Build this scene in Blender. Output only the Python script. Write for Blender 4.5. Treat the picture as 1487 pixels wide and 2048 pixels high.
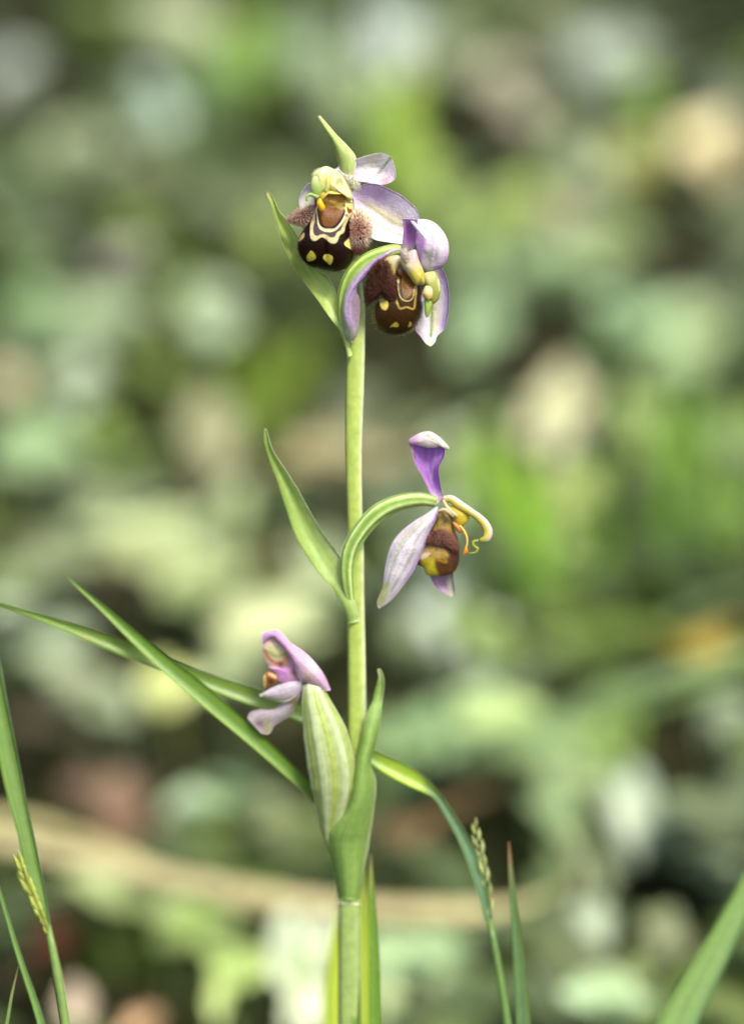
import bpy, math, random
import numpy as np
from mathutils import Vector, Matrix, noise

for o in list(bpy.data.objects):
    bpy.data.objects.remove(o)
scene = bpy.context.scene
col = scene.collection
RNG = random.Random(7)

# ------------------------------------------------------------------ camera
PITCH = math.radians(20)
DIST = 0.45                 # camera to plane of the flower spike, metres
PX = 0.075e-3               # metres covered by one photo pixel on that plane
ZC = 0.22
FWD = Vector((0, math.cos(PITCH), -math.sin(PITCH)))
UPV = Vector((0, math.sin(PITCH), math.cos(PITCH)))
RGT = Vector((1, 0, 0))
CAM = Vector((0, 0, ZC)) - FWD * DIST
cd = bpy.data.cameras.new('camera')
cam = bpy.data.objects.new('camera', cd)
col.objects.link(cam)
cam.location = CAM
cam.rotation_euler = (math.pi / 2 - PITCH, 0, 0)
cd.sensor_fit = 'VERTICAL'
cd.sensor_height = 36
cd.lens = 36 * DIST / (2048 * PX)
cd.clip_start = 0.02
cd.clip_end = 500
cd.dof.use_dof = True
cd.dof.focus_distance = DIST - 118 * PX
cd.dof.aperture_fstop = cd.lens / 15.5
scene.camera = cam

# ------------------------------------------------------------------ sky, sun, exposure
SUN_EL, SUN_AZ = math.radians(56), math.radians(152)     # azimuth clockwise from +Y
w = bpy.data.worlds.new('World')
scene.world = w
w.use_nodes = True
nt = w.node_tree
sky = nt.nodes.new('ShaderNodeTexSky')
sky.sky_type = 'NISHITA'
sky.sun_disc = False
sky.sun_elevation = SUN_EL
sky.sun_rotation = SUN_AZ
sky.air_density = 0.7
sky.dust_density = 5.0
sky.ozone_density = 0.3
bgn = nt.nodes['Background']
bgn.inputs['Strength'].default_value = 0.15
nt.links.new(sky.outputs[0], bgn.inputs['Color'])
sd = bpy.data.lights.new('sun', 'SUN')
sd.energy = 2.2
sd.angle = math.radians(12)
sd.color = (1.0, 0.95, 0.86)
sun = bpy.data.objects.new('sun', sd)
col.objects.link(sun)
sdir = Vector((math.sin(SUN_AZ) * math.cos(SUN_EL), math.cos(SUN_AZ) * math.cos(SUN_EL), math.sin(SUN_EL)))
sun.rotation_euler = sdir.to_track_quat('Z', 'Y').to_euler()
sun.location = (1, -1, 3)
scene.view_settings.view_transform = 'Standard'
scene.view_settings.look = 'None'
scene.view_settings.gamma = 1
scene.view_settings.exposure = 0.8
scene.render.resolution_x, scene.render.resolution_y = 743, 1024

# ------------------------------------------------------------------ helpers
def lin(c):
    out = []
    for v in c[:3]:
        v = v / 255
        out.append(v / 12.92 if v <= 0.04045 else ((v + 0.055) / 1.055) ** 2.4)
    return np.array(out)

def W(px, py, t=0.0):
    """photo-plane coordinates and a depth offset towards the lens -> world point"""
    d = DIST - t * PX
    return CAM + d * (FWD + RGT * ((px - 743.5) * PX / DIST) + UPV * ((1024 - py) * PX / DIST))

def lean(py):
    return (1024 - py) * 0.18

def P(px, py, t=0.0):
    return W(px, py, t + lean(py))

def ray(px, py):
    return (FWD + RGT * ((px - 743.5) * PX / DIST) + UPV * ((1024 - py) * PX / DIST))

def at_height(px, py, h):
    r = ray(px, py)
    return CAM + r * ((h - CAM.z) / r.z)

def soil_row(fn, px, t):
    lo, hi = 2048.0, 6000.0
    for _ in range(40):
        m = (lo + hi) / 2
        if fn(px, m, t).z > -0.006: lo = m
        else: hi = m
    return hi

def gh(x, y):
    return 0.010 * noise.noise(Vector((x * 5, y * 5, 3))) + 0.004 * noise.noise(Vector((x * 19, y * 19, 1)))

def zone(x0, y0, s):
    def f(*pts):
        return [(x0 + p[0] / s, y0 + p[1] / s) + tuple(p[2:]) for p in pts]
    return f
ZA = zone(560, 300, 4.957)
ZB = zone(670, 420, 5.948)
ZC3 = zone(740, 850, 5.388)
ZD = zone(500, 840, 2.86)
ZE = zone(500, 210, 3.54)
ZF = zone(480, 1240, 4.266)
ZG = zone(600, 1480, 2.974)
ZH = zone(0, 1500, 3.7175)

def arr3(pts):
    return np.array([tuple(p) + (0.0,) * (3 - len(p)) for p in pts], float)

def cr(pts, n, closed=False):
    """Catmull-Rom through pts, resampled to n points along the arc"""
    p = arr3(pts)
    if closed:
        q = np.vstack([p[-1], p, p[0], p[1]])
    else:
        q = np.vstack([2 * p[0] - p[1], p, 2 * p[-1] - p[-2]])
    out = []
    for i in range(1, len(q) - 2):
        a, b, c, d = q[i - 1], q[i], q[i + 1], q[i + 2]
        k0 = max(np.linalg.norm(b - a), 1e-6) ** .5
        k1 = max(np.linalg.norm(c - b), 1e-6) ** .5
        k2 = max(np.linalg.norm(d - c), 1e-6) ** .5
        m1 = k1 * ((b - a) / k0 - (c - a) / (k0 + k1) + (c - b) / k1)      # centripetal tangents
        m2 = k1 * ((c - b) / k1 - (d - b) / (k1 + k2) + (d - c) / k2)
        for k in range(16):
            s = k / 16
            out.append(b * (2 * s ** 3 - 3 * s * s + 1) + m1 * (s ** 3 - 2 * s * s + s) + c * (3 * s * s - 2 * s ** 3) + m2 * (s ** 3 - s * s))
    out.append(q[-2])
    out = np.array(out)
    seg = np.r_[0, np.cumsum(np.linalg.norm(np.diff(out, axis=0), axis=1))]
    tt = np.linspace(0, seg[-1], n + 1)[:-1] if closed else np.linspace(0, seg[-1], n)
    return np.stack([np.interp(tt, seg, out[:, k]) for k in range(3)], axis=1)

def sdf(pts, poly):
    """signed distance (negative inside) of Nx2 points to a closed polygon"""
    a = poly[:, :2]
    b = np.roll(a, -1, axis=0)
    p = pts[:, None, :2]
    ab = (b - a)[None]
    ap = p - a[None]
    h = np.clip((ap * ab).sum(2) / ((ab * ab).sum(2) + 1e-9), 0, 1)
    d = np.linalg.norm(ap - ab * h[..., None], axis=2).min(1)
    y, x = pts[:, 1:2], pts[:, 0:1]
    c1 = (a[None, :, 1] > y) != (b[None, :, 1] > y)
    xi = (b[None, :, 0] - a[None, :, 0]) * (y - a[None, :, 1]) / (b[None, :, 1] - a[None, :, 1] + 1e-9) + a[None, :, 0]
    inside = (c1 & (x < xi)).sum(1) % 2 == 1
    return np.where(inside, -d, d)

def linedist(pts, line):
    a, b = line[:-1, :2], line[1:, :2]
    p = pts[:, None, :2]
    ab = (b - a)[None]
    ap = p - a[None]
    h = np.clip((ap * ab).sum(2) / ((ab * ab).sum(2) + 1e-9), 0, 1)
    return np.linalg.norm(ap - ab * h[..., None], axis=2).min(1)

def sstep(x, a, b):
    s = np.clip((x - a) / (b - a), 0, 1)
    return s * s * (3 - 2 * s)

def mix(c0, c1, a):
    a = np.asarray(a)[:, None]
    return c0 * (1 - a) + np.asarray(c1)[None] * a if np.ndim(c1) == 1 else c0 * (1 - a) + c1 * a

def paint(pts, base, layers):
    """layers: ('fill', poly, rgb, soft) / ('line', pts, rgb, width, soft) / ('blob', (x,y), r, rgb)"""
    c = np.tile(lin(base), (len(pts), 1))
    for L in layers:
        if L[0] == 'fill':
            d = sdf(pts, cr(L[1], 60, True))
            c = mix(c, lin(L[2]), 1 - sstep(d, -L[3], L[3]))
        elif L[0] == 'line':
            d = linedist(pts, cr(L[1], 40))
            c = mix(c, lin(L[2]), 1 - sstep(d, L[3] - L[4], L[3] + L[4]))
        elif L[0] == 'blob':
            d = np.hypot(pts[:, 0] - L[1][0], pts[:, 1] - L[1][1])
            c = mix(c, lin(L[3]), np.exp(-(d / L[2]) ** 2))
    return c

class Geo:
    """mesh under construction: px-space vertices (px, py, t), faces, colours, uv"""
    def __init__(self):
        self.v, self.f, self.c, self.uv = [], [], [], []
        self.n = 0
    def add(self, v, f, c, uv=None):
        self.v.append(np.asarray(v, float))
        self.f.extend([tuple(i + self.n for i in q) for q in f])
        self.c.append(np.asarray(c, float))
        self.uv.append(np.zeros((len(v), 2)) if uv is None else np.asarray(uv, float))
        self.n += len(v)
        return self
    def world(self, fn=P):
        return [fn(*map(float, q)) for q in np.vstack(self.v)]

def mesh_from(name, verts, faces, colors=None, uv=None, smooth=True):
    me = bpy.data.meshes.new(name)
    me.from_pydata([tuple(v) for v in verts], [], faces)
    if colors is not None:
        a = me.color_attributes.new('Col', 'FLOAT_COLOR', 'POINT')
        cc = np.ones((len(verts), 4), np.float32)
        cc[:, :3] = np.clip(colors, 0, 1)
        a.data.foreach_set('color', cc.ravel())
    if uv is not None:
        a = me.attributes.new('along', 'FLOAT_VECTOR', 'POINT')
        uu = np.zeros((len(verts), 3), np.float32)
        uu[:, :2] = uv
        a.data.foreach_set('vector', uu.ravel())
    if smooth:
        me.polygons.foreach_set('use_smooth', [True] * len(me.polygons))
    me.update()
    return me

def link(name, me, mat, parent=None, label=None):
    o = bpy.data.objects.new(name, me)
    col.objects.link(o)
    if mat:
        if not me.materials:
            me.materials.append(mat)
    if parent:
        o.parent = parent
    if label:
        o['label'] = label
    return o

def thing(name, label, cat, loc, group=None):
    o = bpy.data.objects.new(name, None)
    col.objects.link(o)
    o.empty_display_size = 0.01
    o.location = loc
    o['label'] = label
    o['category'] = cat
    if group:
        o['group'] = group
    return o

def part(name, geo, mat, root, parent=None, label=None, fn=P):
    """mesh child; every parent chain sits at root.location without rotation"""
    L = Vector(root.location)
    vs = [p - L for p in geo.world(fn)]
    me = mesh_from(name, vs, geo.f, np.vstack(geo.c), np.vstack(geo.uv))
    return link(name, me, mat, parent or root, label)

def normals_grid(v):
    du = np.gradient(v, axis=0)
    dv = np.gradient(v, axis=1)
    n = np.cross(du, dv)
    return n / (np.linalg.norm(n, axis=2, keepdims=True) + 1e-9)

def blade(L, M, R, nu, nv, cfun, thick=3.0, cup=0.0, geo=None, ruffle=0.0, seed=0):
    """leaf-like sheet between edge lines L and R, through M, with real thickness (px units)"""
    g = geo or Geo()
    l, r = cr(L, nu), cr(R, nu)
    if M is None:
        m = (l + r) / 2
        m[:, 2] += cup * np.sin(np.linspace(0.15, math.pi * 0.98, nu))
    else:
        m = cr(M, nu)
    vv = np.linspace(-1, 1, nv)
    s = np.stack([l * (v * (v - 1) / 2) + m * (1 - v * v) + r * (v * (v + 1) / 2) for v in vv], axis=1)
    if ruffle:
        for i in range(nu):
            for j in range(nv):
                q = s[i, j]
                s[i, j, 2] += ruffle * noise.noise(Vector((q[0] * .03, q[1] * .03, seed)))
    n = normals_grid(s)
    taper = np.ones((nu, nv, 1))
    taper[:, 0] = taper[:, -1] = 0.25
    fr, bk = s + n * thick * .5 * taper, s - n * thick * .5 * taper
    flat = np.vstack([fr.reshape(-1, 3), bk.reshape(-1, 3)])
    N = nu * nv
    f = []
    for i in range(nu - 1):
        for j in range(nv - 1):
            a, b, c, d = i * nv + j, i * nv + j + 1, (i + 1) * nv + j + 1, (i + 1) * nv + j
            f.append((a, b, c, d))
            f.append((a + N, d + N, c + N, b + N))
    rim = [(i, 0) for i in range(nu)] + [(nu - 1, j) for j in range(1, nv)] + \
          [(i, nv - 1) for i in range(nu - 2, -1, -1)] + [(0, j) for j in range(nv - 2, 0, -1)]
    ids = [i * nv + j for i, j in rim]
    for k in range(len(ids)):
        a, b = ids[k], ids[(k + 1) % len(ids)]
        f.append((a, b + 0, b + N, a + N)[::-1])
    uu, vg = np.meshgrid(np.linspace(0, 1, nu), vv, indexing='ij')
    u1, v1 = uu.ravel(), vg.ravel()
    c = cfun(u1, v1, s.reshape(-1, 3))
    g.add(flat, f, np.vstack([c, c]), np.vstack([np.c_[u1, v1]] * 2))
    return g

def inflate(outline, center, hf, hb, t0, cfun, nb=64, rings=12, p=.6, bump=None, geo=None):
    """closed cushion with the given outline; hf/hb bulge to the front and back"""
    g = geo or Geo()
    b = cr(outline, nb, True)
    c0 = np.array([center[0], center[1], 0.0])
    V, F = [], []
    rr = np.sin(np.linspace(0, math.pi / 2, rings + 1)[1:])
    for side, H, sg in (('f', hf, 1), ('b', hb, -1)):
        V.append(c0 + [0, 0, sg * H])
        for r in rr:
            ring = c0 + (b - c0) * r
            ring[:, 2] = b[:, 2] * r + sg * H * max(1 - r * r, 0) ** p
            V.extend(list(ring))
    V = np.array(V)
    V[:, 2] += t0
    half = 1 + rings * nb
    if bump is not None:
        V[:half, 2] += bump(V[:half]) * (1 - np.r_[0, np.repeat(rr, nb)] ** 6)
    for base, flip in ((0, False), (half, True)):
        for k in range(nb):
            q = (base, base + 1 + k, base + 1 + (k + 1) % nb)
            F.append(q[::-1] if not flip else q)
            for j in range(rings - 1):
                a = base + 1 + j * nb + k
                bb = base + 1 + j * nb + (k + 1) % nb
                q = (a, a + nb, bb + nb, bb)
                F.append(q[::-1] if not flip else q)
    lf = 1 + (rings - 1) * nb
    lb = half + 1 + (rings - 1) * nb
    for k in range(nb):
        F.append((lf + k, lf + (k + 1) % nb, lb + (k + 1) % nb, lb + k))
    g.add(V, F, cfun(V), np.zeros((len(V), 2)))
    return g

def tube(line, radii, cfun, nu=40, na=16, rib=None, geo=None, flat=1.0):
    """closed tapering tube along px-space line; radii are (fraction, radius) pairs"""
    g = geo or Geo()
    c = cr(line, nu)
    fr = np.linspace(0, 1, nu)
    rad = np.interp(fr, [q[0] for q in radii], [q[1] for q in radii])
    V = []
    ang = np.linspace(0, 2 * math.pi, na, endpoint=False)
    for i in range(nu):
        tg = c[min(i + 1, nu - 1)] - c[max(i - 1, 0)]
        tg = tg / (np.linalg.norm(tg) + 1e-9)
        side = np.cross(tg, [0, 0, 1.0])
        if np.linalg.norm(side) < 1e-3:
            side = np.array([1.0, 0, 0])
        side /= np.linalg.norm(side)
        fro = np.cross(side, tg)
        for a in ang:
            k = rad[i] * (1 + (rib(a, fr[i]) if rib else 0))
            V.append(c[i] + side * math.cos(a) * k + fro * math.sin(a) * k * flat)
    F = []
    for i in range(nu - 1):
        for j in range(na):
            k = (j + 1) % na
            F.append((i * na + j, i * na + k, (i + 1) * na + k, (i + 1) * na + j))
    F.append(tuple(range(na))[::-1])
    F.append(tuple((nu - 1) * na + j for j in range(na)))
    uu, aa = np.meshgrid(fr, ang, indexing='ij')
    V = np.array(V)
    g.add(V, F, cfun(uu.ravel(), aa.ravel(), V), np.c_[uu.ravel(), np.cos(aa.ravel())])
    return g

def const(rgb, var=0.0):
    def f(*a):
        n = len(a[-1])
        return np.tile(lin(rgb), (n, 1))
    return f

def hairs(pts, dirs, length, width, cfun, bend=(0, 0, 0), seed=1):
    g = Geo()
    rnd = random.Random(seed)
    V, F, C = [], [], []
    for q, d in zip(pts, dirs):
        d = np.asarray(d, float)
        d = d / (np.linalg.norm(d) + 1e-9) + np.array([rnd.gauss(0, .22) for _ in range(3)])
        d /= np.linalg.norm(d)
        ln = length * rnd.uniform(.55, 1.15)
        s = np.cross(d, [0.3, .2, 1.0]); s /= np.linalg.norm(s) + 1e-9
        s2 = np.cross(d, s)
        b0 = np.asarray(q) - d * 1.0
        mid = b0 + d * ln * .55
        tip = b0 + d * ln + np.asarray(bend) * ln
        k = len(V)
        for cpt, wd in ((b0, width), (mid, width * .9)):
            for a in (0, 2.1, 4.2):
                V.append(cpt + (s * math.cos(a) + s2 * math.sin(a)) * wd)
        V.append(tip)
        for j in range(3):
            m = (j + 1) % 3
            F.append((k + j, k + m, k + 3 + m, k + 3 + j))
            F.append((k + 3 + j, k + 3 + m, k + 6))
        C.extend(cfun(q, rnd))
    g.add(np.array(V), F, np.array(C))
    return g

# ------------------------------------------------------------------ materials
def new_mat(name):
    m = bpy.data.materials.new(name)
    m.use_nodes = True
    n = m.node_tree
    return m, n, n.nodes['Principled BSDF'], n.nodes['Material Output']

def plant_mat(name, rough=.45, transl=.25, nscale=900, namt=.18, bump=.15, bscale=4500, stripes=0.0, sheen=0.0, sss=0.0, spec=.4, tint=(1, 1, 1)):
    m, n, bsdf, out = new_mat(name)
    A = n.nodes.new('ShaderNodeAttribute'); A.attribute_name = 'Col'
    tc = n.nodes.new('ShaderNodeTexCoord')
    no = n.nodes.new('ShaderNodeTexNoise'); no.inputs['Scale'].default_value = nscale; no.inputs['Detail'].default_value = 4
    n.links.new(tc.outputs['Object'], no.inputs['Vector'])
    mr = n.nodes.new('ShaderNodeMapRange')
    mr.inputs['From Min'].default_value = .3; mr.inputs['From Max'].default_value = .7
    mr.inputs['To Min'].default_value = 1 - namt; mr.inputs['To Max'].default_value = 1 + namt * .7
    n.links.new(no.outputs[0], mr.inputs['Value'])
    mul = n.nodes.new('ShaderNodeVectorMath'); mul.operation = 'SCALE'
    n.links.new(A.outputs['Color'], mul.inputs[0])
    n.links.new(mr.outputs[0], mul.inputs['Scale'])
    colour = mul.outputs[0]
    hsrc = None
    if stripes:
        U = n.nodes.new('ShaderNodeAttribute'); U.attribute_name = 'along'
        mp = n.nodes.new('ShaderNodeMapping'); mp.inputs['Scale'].default_value = (1.5, 9, 1)
        n.links.new(U.outputs['Vector'], mp.inputs['Vector'])
        sn = n.nodes.new('ShaderNodeTexNoise'); sn.inputs['Scale'].default_value = 1.0; sn.inputs['Detail'].default_value = 3
        n.links.new(mp.outputs[0], sn.inputs['Vector'])
        r2 = n.nodes.new('ShaderNodeMapRange')
        r2.inputs['From Min'].default_value = .3; r2.inputs['From Max'].default_value = .7
        r2.inputs['To Min'].default_value = 1 - stripes; r2.inputs['To Max'].default_value = 1 + stripes
        n.links.new(sn.outputs[0], r2.inputs['Value'])
        m2 = n.nodes.new('ShaderNodeVectorMath'); m2.operation = 'SCALE'
        n.links.new(colour, m2.inputs[0]); n.links.new(r2.outputs[0], m2.inputs['Scale'])
        colour = m2.outputs[0]
    n.links.new(colour, bsdf.inputs['Base Color'])
    bsdf.inputs['Roughness'].default_value = rough
    bsdf.inputs['Specular IOR Level'].default_value = spec
    if sheen:
        bsdf.inputs['Sheen Weight'].default_value = sheen
        bsdf.inputs['Sheen Roughness'].default_value = .4
    if sss:
        bsdf.inputs['Subsurface Weight'].default_value = sss
        bsdf.inputs['Subsurface Radius'].default_value = (.6, 1.0, .3)
        bsdf.inputs['Subsurface Scale'].default_value = .0009
    if bump:
        bn = n.nodes.new('ShaderNodeTexNoise'); bn.inputs['Scale'].default_value = bscale; bn.inputs['Detail'].default_value = 2
        n.links.new(tc.outputs['Object'], bn.inputs['Vector'])
        bp = n.nodes.new('ShaderNodeBump'); bp.inputs['Strength'].default_value = bump; bp.inputs['Distance'].default_value = .0003
        n.links.new(bn.outputs[0], bp.inputs['Height'])
        n.links.new(bp.outputs[0], bsdf.inputs['Normal'])
    if transl:
        tr = n.nodes.new('ShaderNodeBsdfTranslucent')
        n.links.new(colour, tr.inputs['Color'])
        mx = n.nodes.new('ShaderNodeMixShader'); mx.inputs[0].default_value = transl
        n.links.new(bsdf.outputs[0], mx.inputs[1]); n.links.new(tr.outputs[0], mx.inputs[2])
        n.links.new(mx.outputs[0], out.inputs['Surface'])
    return m

M_PETAL = plant_mat('petal', rough=.48, transl=.35, namt=.13, nscale=1400, bump=.6, bscale=3500, sheen=.15)
M_GREEN = plant_mat('stem_green', rough=.42, transl=0, namt=.16, bump=.12, sss=.5, stripes=.10)
M_BRACT = plant_mat('bract_green', rough=.42, transl=.3, namt=.12, bump=.2, stripes=.14)
M_GRASS = plant_mat('grass_green', rough=.38, transl=.35, namt=.10, bump=.1, stripes=.22, spec=.5)
M_LIP = plant_mat('velvet_lip', rough=.36, transl=0, namt=.22, nscale=2500, bump=.3, sheen=.0, spec=.22)
M_WAX = plant_mat('waxy_column', rough=.3, transl=.25, namt=.1, bump=.1, spec=.5)
M_HAIR = plant_mat('hair', rough=.5, transl=.45, namt=0, bump=0)

def object_colour_mat(name, rough, transl, namt, nscale, spec=.4):
    m, n, bsdf, out = new_mat(name)
    oi = n.nodes.new('ShaderNodeObjectInfo')
    tc = n.nodes.new('ShaderNodeTexCoord')
    no = n.nodes.new('ShaderNodeTexNoise'); no.inputs['Scale'].default_value = nscale; no.inputs['Detail'].default_value = 4
    n.links.new(tc.outputs['Object'], no.inputs['Vector'])
    mr = n.nodes.new('ShaderNodeMapRange')
    mr.inputs['From Min'].default_value = .3; mr.inputs['From Max'].default_value = .7
    mr.inputs['To Min'].default_value = 1 - namt; mr.inputs['To Max'].default_value = 1 + namt
    n.links.new(no.outputs[0], mr.inputs['Value'])
    mul = n.nodes.new('ShaderNodeVectorMath'); mul.operation = 'SCALE'
    n.links.new(oi.outputs['Color'], mul.inputs[0]); n.links.new(mr.outputs[0], mul.inputs['Scale'])
    n.links.new(mul.outputs[0], bsdf.inputs['Base Color'])
    bsdf.inputs['Roughness'].default_value = rough
    bsdf.inputs['Specular IOR Level'].default_value = spec
    tr = n.nodes.new('ShaderNodeBsdfTranslucent')
    n.links.new(mul.outputs[0], tr.inputs['Color'])
    mx = n.nodes.new('ShaderNodeMixShader'); mx.inputs[0].default_value = transl
    n.links.new(bsdf.outputs[0], mx.inputs[1]); n.links.new(tr.outputs[0], mx.inputs[2])
    n.links.new(mx.outputs[0], out.inputs['Surface'])
    return m
M_WEED = object_colour_mat('weed_leaf', .4, .3, .18, 120)
M_BLADE = object_colour_mat('meadow_blade', .4, .4, .15, 80)
M_DEAD = object_colour_mat('dead_leaf', .75, .15, .3, 150, .2)

# ------------------------------------------------------------------ ground
def soil_mat():
    m, n, bsdf, out = new_mat('soil')
    tc = n.nodes.new('ShaderNodeTexCoord')
    no = n.nodes.new('ShaderNodeTexNoise'); no.inputs['Scale'].default_value = 22; no.inputs['Detail'].default_value = 8
    n.links.new(tc.outputs['Object'], no.inputs['Vector'])
    rp = n.nodes.new('ShaderNodeValToRGB')
    e = rp.color_ramp.elements
    e[0].position = .3; e[0].color = (.008, .008, .003, 1)
    e[1].position = .75; e[1].color = (.05, .045, .022, 1)
    k = e.new(.5); k.color = (.018, .022, .007, 1)
    n.links.new(no.outputs[0], rp.inputs[0])
    n.links.new(rp.outputs[0], bsdf.inputs['Base Color'])
    bsdf.inputs['Roughness'].default_value = .95
    bsdf.inputs['Specular IOR Level'].default_value = .05
    n2 = n.nodes.new('ShaderNodeTexNoise'); n2.inputs['Scale'].default_value = 260; n2.inputs['Detail'].default_value = 5
    n.links.new(tc.outputs['Object'], n2.inputs['Vector'])
    bp = n.nodes.new('ShaderNodeBump'); bp.inputs['Strength'].default_value = .6; bp.inputs['Distance'].default_value = .004
    n.links.new(n2.outputs[0], bp.inputs['Height']); n.links.new(bp.outputs[0], bsdf.inputs['Normal'])
    return m
NG = 121
def warp(k):
    s = (k / (NG - 1)) * 2 - 1
    return math.copysign(2.2 * abs(s) + 60 * abs(s) ** 7, s)
gv = []
for i in range(NG):
    for j in range(NG):
        x, y = warp(j), warp(i) + .6
        fade = 1 / (1 + (x * x + y * y) / 40)
        gv.append((x, y, gh(x, y) * fade if abs(x) < 6 else 0))
gf = [(i * NG + j, i * NG + j + 1, (i + 1) * NG + j + 1, (i + 1) * NG + j) for i in range(NG - 1) for j in range(NG - 1)]
ground = link('ground', mesh_from('ground', gv, gf), soil_mat())
ground['kind'] = 'structure'

# ================================================================== THE ORCHID
GPY = soil_row(P, 705, 0)                    # photo-plane row that lies just under the soil
stem_line = [(690, 315, -22), (700, 420, -24), (703, 520, -24), (712, 620, -20), (711, 700, -14), (708, 800, -8), (706, 900, -4), (708, 1000, 0), (711, 1100, 0),
             (711, 1200, 0), (712, 1300, 0), (713, 1420, 0), (710, 1550, 0), (703, 1680, 0), (698, 1800, 0), (698, 1920, 0), (699, 2060, 0), (702, 2500, 0), (705, GPY, 0)]
base = P(705, GPY, 0)
base = Vector((base.x, base.y, gh(base.x, base.y)))
orchid = thing('bee_orchid', 'bee orchid with four lilac flowers on one upright pale green stem', 'orchid', base)

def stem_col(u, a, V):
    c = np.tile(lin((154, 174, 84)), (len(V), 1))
    c = mix(c, lin((200, 212, 160)), sstep(np.cos(a), .35, .95))      # highlight painted along the right flank of the stem
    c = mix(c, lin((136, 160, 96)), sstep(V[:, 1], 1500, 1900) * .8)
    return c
lens = cr(stem_line, 60)
def stem_rad(py):
    return np.interp(py, [315, 450, 600, 700, 800, 1000, 1200, 1300, 1500, 1700, 1815, 2048, GPY], [7, 12, 17, 18, 18.5, 15, 17, 18, 19, 21, 21.5, 23, 26])
fr = np.linspace(0, 1, 60)
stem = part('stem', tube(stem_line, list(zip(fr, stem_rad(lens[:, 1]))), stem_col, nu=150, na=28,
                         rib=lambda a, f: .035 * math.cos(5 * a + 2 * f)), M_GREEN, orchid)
# pale node rings
def ring(y, x, r, t=0, tilt=0):
    pts = [(x + math.cos(k) * r, y + math.cos(k) * tilt - math.sin(k) * 3, t + math.sin(k) * r) for k in np.linspace(0, 2 * math.pi, 25)]
    return pts
nr = tube(ring(1810, 698, 21.6, 0, 2), [(0, 2.2), (1, 2.2)], const((205, 218, 170)), nu=40, na=6)
part('node_ring', nr, M_GREEN, orchid, stem)

# ---- bracts
def bract_col(main, pale, dark=None, edge=.55, tipc=None):
    def f(u, v, s):
        c = np.tile(lin(main), (len(u), 1))
        c = mix(c, lin(pale), sstep(v, edge, .95) * .75)  # light sheen on the right edge, painted into the colour
        if dark:
            c = mix(c, lin(dark), sstep(-v, .1, .9) * .6)
        vein = np.abs(((v * 3.5) % 1) - .5) * 2
        c = mix(c, c * .86, sstep(vein, .7, 1))
        if tipc:
            c = mix(c, lin(tipc), 1 - sstep(u, .0, .07))
        return c
    return f
b = blade(ZE((108, 612, -6), (150, 720, -6), (190, 860, -8), (240, 1000, -8), (300, 1130, -8), (380, 1250, -6), (470, 1370, -2), (560, 1500, 2), (635, 1600, 6), (672, 1700, 12), (690, 1790, 10)),
          ZE((114, 606, -6), (155, 680, -14), (200, 800, -24), (260, 920, -32), (320, 1040, -36), (390, 1150, -36), (470, 1270, -30), (545, 1370, -20), (610, 1480, -2), (660, 1600, 14), (705, 1780, 18)),
          ZE((122, 602, -6), (158, 640, -8), (205, 745, -10), (275, 835, -12), (335, 930, -14), (400, 1060, -14), (480, 1170, -12), (545, 1215, -10), (592, 1290, -6), (640, 1480, 4), (725, 1770, 12)),
          70, 13, bract_col((180, 204, 116), (214, 224, 168), tipc=(190, 190, 130)), thick=3.5)
part('bract', b, M_BRACT, orchid)
b = blade(ZE((476, 82, 2), (520, 160, 2), (570, 240, 0), (600, 330, -2), (625, 430, -6), (645, 520, -10)),
          ZE((486, 78, 4), (540, 160, 14), (595, 240, 20), (640, 320, 18), (675, 420, 8), (685, 520, -4)),
          ZE((496, 85, 2), (560, 150, 2), (620, 220, 0), (690, 290, -2), (750, 375, -6), (730, 520, -10)),
          50, 11, bract_col((184, 204, 122), (214, 224, 168), edge=.3, tipc=(215, 215, 150)), thick=4)
part('bract', b, M_BRACT, orchid)
b = blade(ZD((84, 52, 4), (80, 110, 3), (110, 230, 2), (150, 340, 2), (200, 490, 0), (250, 640, 0), (300, 740, 2), (390, 870, 6), (480, 980, 12), (530, 1070, 18), (560, 1165, 14)),
          ZD((88, 50, 0), (104, 150, -8), (152, 260, -14), (205, 370, -18), (265, 510, -20), (330, 650, -18), (400, 770, -10), (470, 880, 2), (530, 980, 18), (570, 1070, 26), (590, 1160, 22)),
          ZD((94, 56, 4), (130, 170, 3), (200, 280, 2), (262, 380, 2), (335, 510, 0), (405, 630, 0), (485, 745, 2), (525, 810, 6), (560, 900, 12), (605, 1060, 20), (625, 1150, 16)),
          70, 13, bract_col((160, 188, 104), (210, 222, 174), (142, 172, 88), tipc=(180, 195, 130)), thick=3.5)
part('bract', b, M_BRACT, orchid)
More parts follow.
